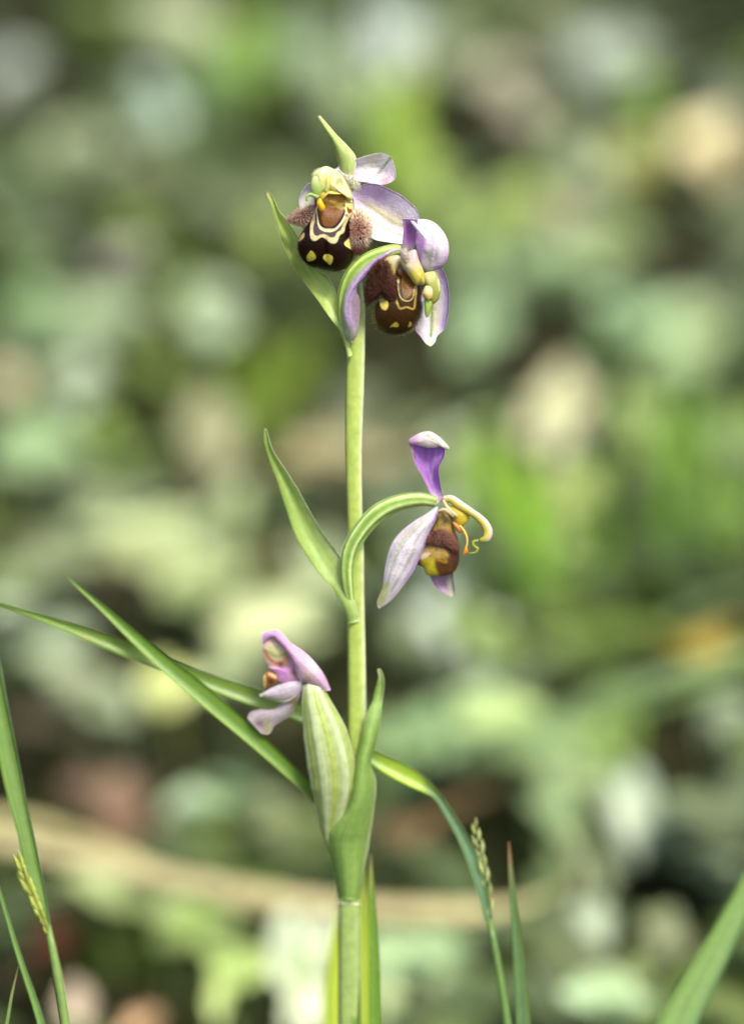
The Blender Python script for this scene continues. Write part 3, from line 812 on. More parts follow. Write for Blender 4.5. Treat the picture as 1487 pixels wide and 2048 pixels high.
s = blade(ZC3((722, 870, 38), (600, 960, 40), (480, 1032, 40), (332, 1150, 38), (240, 1270, 36), (190, 1400, 34), (160, 1550, 32), (130, 1750, 30), (72, 1915, 28), (86, 1968, 28)),
          ZC3((725, 880, 40), (650, 1020, 52), (550, 1150, 58), (450, 1290, 60), (380, 1400, 60), (320, 1500, 56), (260, 1640, 50), (195, 1780, 42), (130, 1890, 34), (92, 1970, 28)),
          ZC3((730, 885, 38), (712, 1000, 40), (652, 1130, 42), (602, 1280, 42), (542, 1400, 42), (462, 1580, 40), (362, 1720, 38), (232, 1880, 32), (140, 1950, 30), (98, 1970, 28)),
          60, 21, petal_col([('line', ZC3((600, 1010), (400, 1180), (300, 1330), (250, 1530)), (196, 200, 180), 3, 4), ('line', ZC3((680, 1030), (520, 1200), (430, 1420), (330, 1600), (220, 1790)), (176, 180, 164), 1.8, 2.5), ('line', ZC3((560, 1060), (380, 1250), (270, 1450), (180, 1750)), (200, 204, 184), 2, 3),
                             ('fill', ZC3((70, 1920), (130, 1720), (200, 1700), (180, 1860), (95, 1972)), (176, 182, 130), 7), ('line', ZC3((710, 960), (640, 1150), (520, 1440), (380, 1690)), (188, 166, 216), 4, 6), ('blob', ZC3((300, 1560))[0], 10, (234, 230, 234))], (228, 219, 232)), thick=3, ruffle=5, seed=7)
part('sepal', s, M_PETAL, orchid, F3)
s = blade(ZC3((600, 1500, 6), (650, 1640, 6), (705, 1742, 6), (790, 1810, 6), (866, 1850, 6)), None, ZC3((900, 1500, 6), (890, 1620, 6), (900, 1740, 6), (908, 1800, 6), (890, 1846, 6)), 24, 9,
          petal_col([('line', ZC3((860, 1640), (862, 1740), (876, 1840)), (190, 194, 160), 3.5, 4)], (170, 142, 172)), thick=3, cup=-6)
part('sepal', s, M_PETAL, orchid, F3)
lip3 = ZC3((735, 940), (800, 925), (890, 990), (912, 1120), (942, 1230), (956, 1350), (950, 1480), (912, 1572), (820, 1622), (700, 1628), (606, 1612), (580, 1535), (505, 1500), (530, 1400), (600, 1280), (650, 1130), (700, 1040))
g = inflate(lip3, ZC3((770, 1290))[0], 22, 12, 30, shape_col([
    ('fill', ZC3((730, 940), (890, 970), (915, 1150), (700, 1160), (690, 1060)), (132, 112, 48), 4), ('blob', ZC3((800, 1050))[0], 6, (58, 42, 18)),
    ('fill', ZC3((560, 1320), (700, 1290), (800, 1330), (846, 1420), (800, 1450), (640, 1420), (560, 1400)), (156, 134, 74), 3), ('fill', ZC3((530, 1400), (640, 1380), (610, 1440), (540, 1440)), (190, 168, 150), 3),
    ('fill', ZC3((560, 1450), (680, 1430), (700, 1530), (740, 1640), (600, 1620)), (170, 160, 44), 4), ('blob', ZC3((800, 1480))[0], 10, (52, 32, 16)), ('fill', ZC3((880, 1380), (950, 1330), (950, 1500), (890, 1560)), (72, 46, 36), 3),
    ('line', ZC3((700, 1440), (820, 1480), (770, 1400)), (150, 118, 40), 2, 3), ('line', ZC3((900, 1040), (930, 1180)), (196, 160, 150), 2, 2.5)], (92, 60, 34)), nb=110, rings=30, p=.55)
part('lip', g, M_LIP, orchid, F3)
sl3 = ZC3((610, 1260), (660, 1160), (740, 1130), (860, 1180), (942, 1260), (950, 1340), (900, 1360), (820, 1320), (700, 1290))
part('side_lobe', inflate(sl3, ZC3((790, 1240))[0], 12, 6, 48, const((112, 72, 56)), nb=40, rings=8), M_LIP, orchid, F3)
p_, d_ = cushion_hairs(sl3, ZC3((790, 1240))[0], 12, 48, 900, 31)
d_ = [np.array(d) + np.array([.8, .3, 0]) for d in d_]
o = part('hair', hairs(p_, d_, 10, .5, hair_col((106, 66, 52), (176, 128, 108)), seed=32), M_HAIR, orchid, F3); o['kind'] = 'stuff'
colA = tube(ZC3((790, 800, 44), (870, 800, 48), (960, 860, 52), (1070, 930, 54), (1170, 1000, 54), (1240, 1080, 54), (1268, 1160, 54), (1245, 1225, 54), (1180, 1245, 54)), [(0, 7), (.2, 9), (.5, 7.5), (.8, 9.5), (.92, 8.5), (1, 4)],
            lambda u, a, V: mix(mix(np.tile(lin((206, 194, 98)), (len(V), 1)), lin((222, 214, 214)), sstep(-np.sin(a + 1.2) * 0 + np.cos(a), .1, .8)), lin((172, 176, 60)), sstep(u, .86, 1) * .8), nu=44, na=18)
colA = inflate(ZC3((850, 880), (960, 880), (1060, 960), (1052, 1030), (1000, 1080), (935, 1074), (895, 1010)), ZC3((960, 975))[0], 9, 7, 46, const((206, 184, 60)), nb=40, rings=8, geo=colA)
part('column', colA, M_WAX, orchid, F3)
part('beak', tube(ZC3((1165, 1245, 54), (1108, 1262, 55), (1112, 1300, 56), (1155, 1335, 56), (1130, 1375, 56), (1065, 1382, 56)), [(0, 3.4), (.5, 3.2), (1, 1.6)], const((146, 158, 60)), nu=36, na=10), M_WAX, orchid, F3)
pl = tube(ZC3((960, 1080, 52), (1020, 1160, 56), (1044, 1240, 58), (1034, 1320, 58)), [(0, 2.4), (1, 2.0)], const((232, 196, 92)), nu=26, na=8)
pl = inflate(ZC3((1026, 1305), (1048, 1330), (1052, 1370), (1030, 1392), (1000, 1402), (1004, 1360)), ZC3((1028, 1355))[0], 4, 4, 58, const((222, 140, 36)), nb=24, rings=6, geo=pl)
part('pollinium', pl, M_WAX, orchid, F3)
part('stigma', inflate(ZC3((885, 1040), (960, 1080), (996, 1120), (980, 1170), (930, 1140), (896, 1090)), ZC3((940, 1105))[0], 5, 5, 50, const((196, 132, 72)), nb=24, rings=6), M_WAX, orchid, F3)
for ln in (ZC3((732, 930, 56), (790, 912, 60), (850, 945, 60), (900, 985, 58)), ZC3((785, 815, 50), (830, 890, 58), (890, 950, 60), (938, 985, 58))):
    part('petal', tube(ln, [(0, 3), (.5, 4.4), (1, 3.4)], const((214, 200, 160)), nu=22, na=10), M_PETAL, orchid, F3)

# =============================== flower four (spent, over its fat ribbed pod)
o4 = tube(ZF((610, 545, 34), (650, 720, 40), (705, 900, 44), (752, 1100, 46), (786, 1300, 44), (795, 1480, 38), (785, 1640, 30), (765, 1800, 22), (775, 1960, 10)), [(0, 17), (.1, 27), (.3, 42), (.48, 46), (.62, 43), (.78, 30), (.9, 15), (1, 7)],
          lambda u, a, V: mix(mix(mix(np.tile(lin((152, 168, 116)), (len(V), 1)), lin((168, 182, 138)), sstep(np.cos(6 * a + .6), .2, .9) * .8), lin((148, 166, 72)), sstep(-np.cos(6 * a + .6), .3, .95) * .85), lin((206, 216, 170)), 1 - sstep(u, 0, .07)),
          nu=80, na=72, rib=lambda a, f: .055 * math.cos(6 * a + .6) - .10 * max(0, -math.cos(6 * a + .6)) ** 12 * 0 + .05 * max(0, -math.cos(6 * a + .6)) ** 10, flat=.85)
F4 = part('flower', o4, M_GREEN, orchid, label='spent pinkish flower on top of a fat pale ribbed seed pod')
s = blade(ZF((186, 112, 30), (300, 84, 34), (345, 100, 38), (425, 190, 42), (545, 270, 46), (645, 370, 48), (722, 480, 46), (772, 600, 40)),
          ZF((188, 150, 34), (280, 125, 44), (340, 170, 52), (420, 260, 58), (500, 350, 62), (590, 440, 62), (660, 510, 58), (740, 600, 44)),
          ZF((192, 210, 30), (270, 150, 34), (330, 190, 38), (410, 300, 42), (460, 400, 46), (510, 510, 48), (580, 540, 46), (700, 600, 40)),
          40, 15, petal_col([('blob', ZF((580, 480))[0], 12, (190, 168, 140)), ('line', ZF((300, 110), (400, 240), (470, 380)), (196, 148, 196), 3, 4), ('blob', ZF((220, 160))[0], 12, (206, 166, 214)), ('blob', ZF((620, 400))[0], 16, (228, 210, 228))], (214, 180, 208)), thick=3.5)
part('sepal', s, M_PETAL, orchid, F4)
g = inflate(ZF((192, 200), (260, 140), (340, 190), (420, 290), (475, 380), (440, 420), (330, 410), (290, 440), (225, 370), (195, 280)), ZF((320, 300))[0], 8, 8, 28, shape_col([
    ('fill', ZF((220, 220), (340, 210), (390, 270), (320, 330), (240, 310)), (206, 206, 160), 4), ('line', ZF((240, 270), (300, 310), (400, 290)), (150, 166, 78), 3, 4), ('line', ZF((215, 260), (250, 330), (350, 375), (420, 310)), (176, 112, 70), 3, 3), ('blob', ZF((345, 375))[0], 5, (120, 66, 36)), ('blob', ZF((395, 345))[0], 6, (216, 166, 112))], (216, 184, 176)), nb=50, rings=12)
part('column', g, M_PETAL, orchid, F4)
part('petal', inflate(ZF((240, 400), (300, 390), (350, 410), (480, 350), (500, 430), (490, 520), (330, 525), (300, 460)), ZF((400, 450))[0], 8, 6, 30, shape_col([('blob', ZF((370, 450))[0], 12, (196, 134, 200)), ('blob', ZF((460, 450))[0], 7, (160, 130, 100))], (206, 160, 196)), nb=40, rings=8), M_PETAL, orchid, F4)
g = inflate(ZF((196, 480), (245, 438), (325, 470), (330, 520), (270, 570), (212, 586)), ZF((260, 510))[0], 9, 8, 26, shape_col([('blob', ZF((262, 520))[0], 8, (64, 38, 20)), ('line', ZF((205, 480), (208, 570)), (196, 172, 106), 3, 3), ('line', ZF((250, 460), (310, 490)), (206, 160, 106), 2.5, 3)], (126, 82, 46)), nb=40, rings=10)
part('lip', g, M_LIP, orchid, F4)
s = blade(ZF((168, 642, 22), (280, 575, 26), (400, 535, 30), (520, 516, 34)), ZF((172, 646, 24), (300, 620, 34), (410, 580, 40), (530, 540, 40)), ZF((180, 652, 22), (300, 690, 24), (420, 690, 28), (530, 590, 32)), 26, 11,
          petal_col([('line', ZF((200, 655), (320, 680), (440, 670)), (180, 176, 140), 4, 5)], (224, 212, 226)), thick=3.5)
part('sepal', s, M_PETAL, orchid, F4)
s = blade(ZF((520, 560, 26), (420, 660, 14), (280, 760, 2), (150, 765, -4), (82, 790, -6), (66, 838, -6)), None, ZF((530, 600, 26), (480, 740, 14), (390, 840, 4), (292, 900, -2), (245, 972, -4), (180, 965, -4)), 34, 11,
          petal_col([('blob', ZF((170, 880))[0], 10, (140, 112, 118)), ('line', ZF((240, 860), (225, 960)), (176, 180, 96), 4, 5), ('blob', ZF((470, 700))[0], 14, (140, 130, 84)), ('blob', ZF((280, 880))[0], 7, (206, 190, 190))], (204, 192, 200)), thick=3, cup=8)  # olive blob near the base is a painted shadow
part('sepal', s, M_PETAL, orchid, F4)

# basal leaves of the orchid, on the soil below the frame
for k, (ang, ln_) in enumerate(((.3, .07), (2.2, .06), (3.9, .075), (5.2, .065))):
    V, F, C = [], [], []
    dx, dy = math.cos(ang), math.sin(ang)
    for i in range(12):
        u = i / 11
        wd = .009 * math.sin(math.pi * min(1, u * .9 + .1)) ** .7 * (1 if u < .98 else .1)
        r = .002 + ln_ * u
        zz = .018 * math.sin(u * 2.4) + .002
        for v in (-1, -.5, 0, .5, 1):
            V.append((dx * r - dy * v * wd, dy * r + dx * v * wd, zz + .003 * v * v))
    for i in range(11):
        for j in range(4):
            F.append((i * 5 + j, i * 5 + j + 1, i * 5 + j + 6, i * 5 + j + 5))
    me = mesh_from('leaf', V, F, np.tile(lin((110, 140, 80)), (len(V), 1)), np.zeros((len(V), 2)))
    link('leaf', me, M_BRACT, orchid)

# ================================================================== GRASSES NEAR THE ORCHID
def grass_col(main, pale, edge_dark=None, tip=None, spots=()):
    def f(u, v, s):
        c = np.tile(lin(main), (len(u), 1))
        c = mix(c, lin(pale), sstep(v, .5, .95) * .8)
        if edge_dark:
            c = mix(c, lin(edge_dark), sstep(v, .35, .5) * (1 - sstep(v, .6, .75)))
        c = mix(c, c * .75, 1 - sstep(np.abs(v), .02, .12))
        if tip:
            c = mix(c, lin(tip), 1 - sstep(u, .005, .03))
        for (x, y, r, rgb) in spots:
            d = np.hypot(s[:, 0] - x, s[:, 1] - y)
            c = mix(c, lin(rgb), np.exp(-(d / r) ** 2))
        return c
    return f
def root_at(px, t, fn=W):
    q = fn(px, soil_row(fn, px, t), t)
    return Vector((q.x, q.y, gh(q.x, q.y)))
def strip(center, half, t_cup=0.0):
    """edge lines from a centre line (px,py,t) and half widths (px)"""
    c = arr3(center)
    h = np.array(half, float)
    dd = np.diff(c, axis=0)
    dd /= np.linalg.norm(dd, axis=1, keepdims=True) + 1e-9
    tg = np.vstack([dd[:1], dd[1:] + dd[:-1], dd[-1:]])
    n = np.stack([-tg[:, 1], tg[:, 0], np.zeros(len(c))], 1)
    n /= np.linalg.norm(n, axis=1, keepdims=True) + 1e-9
    L, R = c + n * h[:, None], c - n * h[:, None]
    M = c.copy(); M[:, 2] += t_cup * np.minimum(1, h / 8)
    return [tuple(q) for q in L], [tuple(q) for q in M], [tuple(q) for q in R]
def spikelets(line, n, size, rgb, seed):
    g = Geo(); rnd = random.Random(seed)
    c = cr(line, n)
    for i, q in enumerate(c):
        tg = c[min(i + 1, n - 1)] - c[max(i - 1, 0)]
        tg /= np.linalg.norm(tg) + 1e-9
        side = np.array([-tg[1], tg[0], 0]) * (1 if i % 2 else -1)
        sz = size * (.45 + .55 * math.sin(math.pi * (i + 1.2) / (n + 1.5)))
        a = q + side * sz * .05
        e = q + tg * sz * 1.15 + side * sz * rnd.uniform(.12, .34) + np.array([0, 0, rnd.uniform(-.2, .35) * sz])
        k = np.array(rgb) * rnd.uniform(.85, 1.1)
        tube([tuple(a), tuple((a + e) / 2 + side * sz * .06), tuple(e)], [(0, sz * .11), (.45, sz * .19), (1, sz * .02)], const(tuple(np.clip(k, 0, 255))), nu=9, na=7, geo=g)
    return g

# left culm with long blade and a green spike
t0 = -40
r = root_at(150, t0)
gl = thing('grass_plant', 'grass culm with a broad upright blade and a yellowish green seed spike', 'grass', r)
part('culm', tube([(96, 1850, t0), (108, 1910, t0), (121, 1980, t0), (131, 2048, t0), (145, 2300, t0), (150, soil_row(W, 150, t0), t0)], [(0, 6), (.03, 9.5), (.2, 10.5), (1, 12)], const((128, 158, 84)), nu=50, na=12), M_GRASS, gl, fn=W)
b = blade([(-90, 1080, t0), (-40, 1290, t0), (-18, 1420, t0), (0, 1530, t0), (16, 1600, t0), (36, 1670, t0), (50, 1730, t0), (72, 1790, t0), (90, 1866, t0)],
          [(-84, 1080, t0), (-22, 1290, t0 - 8), (6, 1420, t0 - 9), (30, 1530, t0 - 9), (46, 1600, t0 - 9), (60, 1670, t0 - 8), (72, 1730, t0 - 7), (86, 1790, t0 - 5), (97, 1866, t0)],
          [(-78, 1080, t0), (-6, 1290, t0), (19, 1422, t0), (42, 1544, t0), (54, 1612, t0), (70, 1680, t0), (83, 1742, t0), (94, 1800, t0), (104, 1862, t0)],
          60, 13, grass_col((106, 142, 60), (146, 172, 126), (60, 92, 32)), thick=2.5)
part('leaf', b, M_GRASS, gl, fn=W)
part('seed_spike', spikelets([(96, 1868, t0 + 12), (84, 1835, t0 + 14), (70, 1800, t0 + 14), (56, 1770, t0 + 14), (46, 1742, t0 + 14), (38, 1722, t0 + 14)], 20, 34, (162, 176, 80), 3), M_GRASS, gl, fn=W)
t0 = -20
gb = thing('grass_plant', 'narrow grass blade with an orange rust fleck next to the spiked culm', 'grass', root_at(110, t0))
L, M, R = strip([(-30, 1680, t0), (0, 1785, t0), (14, 1830, t0), (30, 1884, t0), (48, 1940, t0), (66, 1992, t0), (84, 2050, t0), (100, 2200, t0), (110, soil_row(W, 110, t0), t0)], [1, 3, 4, 5, 6, 7, 8, 8, 6], -4)
part('leaf', blade(L, M, R, 60, 7, grass_col((112, 152, 74), (150, 176, 120), spots=[(39, 1912, 7, (206, 150, 50)), (28, 1872, 5, (190, 150, 60))]), thick=2), M_GRASS, gb, fn=W)
gb = thing('grass_plant', 'short thin grass blade standing in front of the rust flecked one', 'grass', root_at(-10, 10))
L, M, R = strip([(37, 1933, 10), (30, 1960, 10), (23, 1995, 10), (14, 2050, 10), (0, 2300, 10), (-10, soil_row(W, -10, 10), 10)], [.6, 1.8, 2.6, 3.2, 4, 4], -1)
part('leaf', blade(L, M, R, 40, 5, grass_col((118, 150, 78), (150, 172, 110), tip=(180, 170, 120)), thick=1.6), M_GRASS, gb, fn=W)

# the long arching blade that passes behind the pod, on its culm to the right
def TL(py): return lean(py)
t0 = lean(1500) - 46
r = root_at(1090, t0)
ga = thing('grass_plant', 'grass whose long arching leaf bends over and passes behind the pod', 'grass', r)
part('culm', tube([(978, 1840, t0), (990, 1900, t0), (1002, 1970, t0), (1014, 2048, t0), (1050, 2400, t0), (1090, soil_row(W, 1090, t0), t0)], [(0, 7), (.1, 9), (1, 12)], const((104, 138, 72)), nu=50, na=12), M_GRASS, ga, fn=W)
L = [(986, 1845, t0), (978, 1800, t0), (972, 1760, t0), (958, 1715, t0), (940, 1680, t0), (916, 1640, t0), (888, 1598, t0), (856, 1560, t0), (815, 1530, t0), (750, 1500, t0), (690, 1458, t0 - 4), (620, 1417, t0), (560, 1393, t0 + 4), (480, 1366, t0 + 8), (390, 1338, t0 + 8), (290, 1296, t0 + 8), (180, 1258, t0 + 8), (80, 1228, t0 + 8), (0, 1205, t0 + 8), (-40, 1192, t0 + 8)]
R = [(968, 1838, t0), (958, 1800, t0), (946, 1760, t0), (930, 1715, t0), (912, 1675, t0), (888, 1630, t0), (866, 1596, t0), (848, 1586, t0), (808, 1568, t0), (750, 1535, t0), (690, 1492, t0 - 4), (620, 1453, t0), (560, 1432, t0 + 4), (470, 1400, t0 + 8), (370, 1362, t0 + 8), (270, 1322, t0 + 8), (170, 1280, t0 + 8), (75, 1240, t0 + 8), (0, 1212, t0 + 8), (-40, 1194, t0 + 8)]
M = [((a[0] + b_[0]) / 2, (a[1] + b_[1]) / 2, a[2] - 7) for a, b_ in zip(L, R)]
def arch_col(u, v, s):
    c = np.tile(lin((118, 152, 62)), (len(u), 1))
    x = s[:, 0]
    c = mix(c, lin((98, 134, 92)), sstep(x, 850, 880))                      # bluish reverse side past the bend
    c = mix(c, lin((158, 192, 60)), sstep(x, 740, 770) * (1 - sstep(x, 835, 860)))
    c = mix(c, lin((172, 194, 120)), sstep(-v, .6, .95) * .7)
    c = mix(c, lin((190, 150, 70)), np.exp(-((x - 165) / 8) ** 2 - ((s[:, 1] - 1281) / 5) ** 2))
    return mix(c, c * .85, 1 - sstep(np.abs(v), .03, .15))
part('leaf', blade(L, M, R, 130, 9, arch_col, thick=2.4), M_GRASS, ga, fn=W)
part('seed_spike', spikelets([(982, 1835, t0 - 8), (976, 1790, t0 - 8), (968, 1745, t0 - 6), (960, 1705, t0 - 6), (953, 1675, t0 - 6), (949, 1655, t0 - 6)], 14, 30, (172, 186, 116), 5), M_GRASS, ga, fn=W)
# the crossing thin blade
t0 = lean(1450) - 22
gc = thing('grass_plant', 'slender grass blade crossing over the long arching leaf beside the pod', 'grass', root_at(730, t0 - 60))
L, M, R = strip([(127, 1148, t0 + 10), (190, 1202, t0 + 10), (260, 1266, t0 + 10), (330, 1328, t0 + 8), (390, 1376, t0 + 8), (440, 1418, t0 + 6), (500, 1470, t0 + 2), (560, 1524, t0 - 4), (620, 1582, t0 - 16), (670, 1650, t0 - 40), (700, 1760, t0 - 60), (712, 2048, t0 - 60), (730, soil_row(W, 730, t0 - 60), t0 - 60)],
                [.6, 6, 11, 15, 18, 18, 16, 14, 12, 10, 9, 8, 8], -5)
part('leaf', blade(R, M, L, 110, 9, grass_col((106, 146, 52), (144, 176, 84)), thick=2.2), M_GRASS, gc, fn=W)
# blades right of the stem
for (cl, hw, colr, pale, tip, lab) in (
    ([(741, 1708, -160), (744, 1800, -160), (748, 1900, -160), (750, 2048, -160), (752, 2500, -160), (755, soil_row(W, 755, -160), -160)], [1.2, 6, 10, 12.5, 12, 9], (106, 148, 46), (140, 172, 70), (196, 186, 130), 'straight dark green grass blade close beside the orchid stem base'),
    ([(1017, 1684, -150), (1022, 1760, -150), (1030, 1850, -150), (1038, 1940, -150), (1046, 2048, -150), (1065, 2500, -150), (1080, soil_row(W, 1080, -150), -150)], [1.5, 5, 9, 12, 15, 15, 11], (92, 126, 74), (150, 178, 92), (196, 150, 110), 'upright grass blade with a dry brown tip beside the arching leaf culm'),
    ([(1600, 1560, -420), (1487, 1792, -420), (1440, 1885, -420), (1395, 1965, -420), (1350, 2060, -420), (1250, 2500, -420), (1200, soil_row(W, 1200, -420), -420)], [8, 24, 30, 36, 40, 40, 26], (134, 170, 96), (118, 152, 108), None, 'broad pale green grass blade leaning outwards, out of focus'),
    ([(716, 1700, -900), (706, 1850, -900), (700, 1960, -900), (698, 2080, -900), (700, 2500, -900), (704, soil_row(W, 704, -900), -900)], [5, 40, 52, 54, 50, 30], (176, 200, 66), (190, 206, 90), None, 'bright yellow green grass blade right behind the orchid stem'),
    ([(905, 1480, -420), (1010, 1700, -430)], None, None, None, None, None)):
    if hw is None:
        continue
    gd = thing('grass_plant', lab, 'grass', root_at(cl[-1][0], cl[-1][2]))
    L, M, R = strip(cl, hw, -max(hw) * .35)
    part('leaf', blade(L, M, R, 50, 7, grass_col(colr, pale, tip=tip), thick=2.2), M_GRASS, gd, fn=W)
# ================================================================== THE MEADOW BEHIND
def leaf_mesh(name, width, fold, droop, wavy, seed):
    """unit leaf along +Y, base at the origin, blade in the XY plane, facing +Z"""
    rnd = random.Random(seed)
    V, F = [], []
    nu, nv = 9, 5
    for i in range(nu):
        u = i / (nu - 1)
        wd = width * (math.sin(math.pi * (u * .93 + .035)) ** .75) * (1 - .25 * u)
        for j in range(nv):
            v = j / (nv - 1) * 2 - 1
            V.append((v * wd * .5 * (1 + wavy * rnd.uniform(-1, 1)), u, fold * abs(v) * wd - droop * u * u + wavy * .25 * rnd.uniform(-.3, .3)))
    for i in range(nu - 1):
        for j in range(nv - 1):
            a = i * nv + j
            F.append((a, a + 1, a + nv + 1, a + nv))
    return mesh_from(name, V, F)
LEAVES = [leaf_mesh('leaf', .62, .10, .10, .10, 1), leaf_mesh('leaf', .48, .14, .18, .12, 2), leaf_mesh('leaf', .80, .06, .06, .12, 3), leaf_mesh('leaf', .36, .16, .25, .08, 4)]
DEADS = [leaf_mesh('leaf', .6, .25, .25, .35, 11), leaf_mesh('leaf', .45, .3, -.2, .4, 12)]
for me in LEAVES: me.materials.append(M_WEED)
for me in DEADS: me.materials.append(M_DEAD)
def blade_mesh(name, bend, seed):
    """unit grass blade rising along +Z and bending towards +Y"""
    V, F = [], []
    n = 10
    for i in range(n):
        u = i / (n - 1)
        wd = .5 * min(1, u * 3 + .5) * (1 - u ** 3) ** .8 + .01
        for v, dp in ((-1, 0), (0, -.25), (1, 0)):
            V.append((v * wd, dp * wd, 0))
        for k in range(3):
            V[-3 + k] = (V[-3 + k][0], (V[-3 + k][1], bend * u ** 2)[1], u * (1 - .3 * bend * u))
    for i in range(n - 1):
        for j in range(2):
            a = i * 3 + j
            F.append((a, a + 1, a + 4, a + 3))
    me = mesh_from(name, V, F)
    me.materials.append(M_BLADE)
    return me
BLADES = [blade_mesh('leaf', b_, k) for k, b_ in enumerate((.1, .3, .55, .8))]

def colour(o, rgb, rnd, gain=1.0, var=.12):
    c = lin(rgb) * gain
    c = c * .92 + c.mean() * .08
    k = rnd.uniform(1 - var, 1 + var)
    o.color = (min(.9, c[0] * k * rnd.uniform(.95, 1.05)), min(.9, c[1] * k), min(.9, c[2] * k * rnd.uniform(.92, 1.08)), 1)

def petioles(lines, r=.0007):
    V, F = [], []
    for pts in lines:
        pts = [Vector(p) for p in pts]
        k = len(V)
        for i, p in enumerate(pts):
            rr = r * (1.3 - .5 * i / (len(pts) - 1))
            for a in (0, 2.09, 4.19):
                V.append(p + Vector((math.cos(a) * rr, math.sin(a) * rr, 0)))
        for i in range(len(pts) - 1):
            for j in range(3):
                m = (j + 1) % 3
                F.append((k + i * 3 + j, k + i * 3 + m, k + i * 3 + 3 + m, k + i * 3 + 3 + j))
    return mesh_from('stalk', V, F)

def oriented(center, ydir, nrm, size):
    z = nrm.normalized()
    y = (ydir - z * ydir.dot(z)).normalized()
    x = y.cross(z)
    m = Matrix((x, y, z)).transposed().to_4x4() @ Matrix.Diagonal((size, size, size, 1))
    m.translation = center - y * size * .5
    return m

def GAIN(rgb):
    m = sum(rgb) / 3
    return 1.06 if m > 150 else 1.04 if m > 125 else .92

def weed(px, py, rx, ry, rgb, h, label, group, seed, n=6, name='leafy_weed', dead=False):
    """a low plant whose leaves gather round the sight line (px,py) at height h"""
    rnd = random.Random(seed)
    K = at_height(px, py, h)
    sc = (K - CAM).dot(FWD) / DIST * PX
    root = Vector((K.x + rnd.uniform(-.006, .006), K.y + rnd.uniform(.002, .012), 0))
    root.z = gh(root.x, root.y) - .001
    t = thing(name, label, 'dead leaf' if dead else 'weed', root, group)
    lines = []
    for i in range(n):
        off = Vector((0, 0, 0)) if i == 0 else RGT * rnd.uniform(-.85, .85) * rx * sc + Vector((0, .35, .94)) * rnd.uniform(-.85, .85) * ry * sc + Vector((0, rnd.uniform(-.01, .01), 0))
        c = K + off
        c.z = max(c.z, gh(c.x, c.y) + .006)
        size = max(rx, ry) * 2 * sc * (1.0 if i == 0 else rnd.uniform(.55, .95))
        nrm = Vector((rnd.uniform(-.35, .35), -.75 + rnd.uniform(-.25, .2), .75))
        if ry > rx * 1.25:
            yd = UPV + RGT * rnd.uniform(-.3, .3)
        elif rx > ry * 1.25:
            yd = RGT * rnd.choice((-1, 1)) + UPV * rnd.uniform(-.3, .3)
        else:
            a = rnd.gauss(1.57, .8); yd = RGT * math.cos(a) + UPV * math.sin(a)
        ratio = min(rx, ry) / max(rx, ry)
        me = (LEAVES[0] if ratio > .8 else LEAVES[1] if ratio > .55 else LEAVES[3]) if i else LEAVES[0]
        o = link('leaf', me, None, t)
        M_ = oriented(c, yd, nrm, size)
        M_.translation = M_.translation - root
        o.matrix_local = M_
        colour(o, rgb, rnd, GAIN(rgb), .2)
        b0 = M_.translation
        lines.append([(0, 0, -.002), Vector((b0.x * .45, b0.y * .45, b0.z * .65)), b0])
    st = link('stalk', petioles(lines), M_WEED, t)
    colour(st, tuple(v * .8 for v in rgb), rnd)
    return t

def dead_leaf(px, py, rx, ry, rgb, seed, label, group):
    rnd = random.Random(seed)
    K = at_height(px, py, .010)
    sc = (K - CAM).dot(FWD) / DIST * PX
    o = link('dead_leaf', DEADS[seed % 2], None)
    o['label'] = label; o['category'] = 'dead leaf'; o['group'] = group
    K.z = gh(K.x, K.y) + .008
    a = rnd.uniform(0, 6.28)
    o.matrix_world = oriented(K, Vector((math.cos(a), math.sin(a), 0)), Vector((rnd.uniform(-.3, .3), -.6, .8)), max(rx, ry) * 2.1 * sc)
    colour(o, rgb, rnd)
    return o

def tuft(px, py, gpy, rgb, width, label, group, seed, n=5, spread=.5, name='grass_tuft', tx=None):
    """grass blades rooted where the sight line (px,gpy) meets the soil, reaching up to row py"""
    rnd = random.Random(seed)
    B = at_height(px, gpy, 0.0)
    B.z = gh(B.x, B.y) - .001
    rt = ray(tx if tx is not None else px, py)
    T = CAM + rt * ((B.y - CAM.y) / rt.y)
    hgt = T.z - B.z
    sc = (B - CAM).dot(FWD) / DIST * PX
    t = thing(name, label, 'grass', B, group)
    for i in range(n):
        me = BLADES[rnd.choice((0, 0, 1)) if i < 2 else rnd.randrange(4)]
        o = link('leaf', me, None, t)
        ln_ = hgt * (1.02 if i == 0 else rnd.uniform(.65, 1.0))
        wd = width * sc * (1 if i == 0 else rnd.uniform(.5, .9))
        yaw = rnd.uniform(-.7, .7) + (math.pi if rnd.random() < .5 else 0)
        lean_ = (math.atan2(T.x - B.x, hgt) if i < 2 else 0) + (0 if i == 0 else rnd.uniform(-spread, spread) * .5)
        o.matrix_local = Matrix.Translation(Vector((rnd.uniform(-.3, .3) * wd, rnd.uniform(-.5, .5) * wd, 0))) @ Matrix.Rotation(lean_, 4, 'Y') @ Matrix.Rotation(yaw, 4, 'Z') @ Matrix.Diagonal((wd, ln_ * (.25 if i == 0 else .6), ln_, 1))
        colour(o, rgb, rnd, 1.3)
    return t

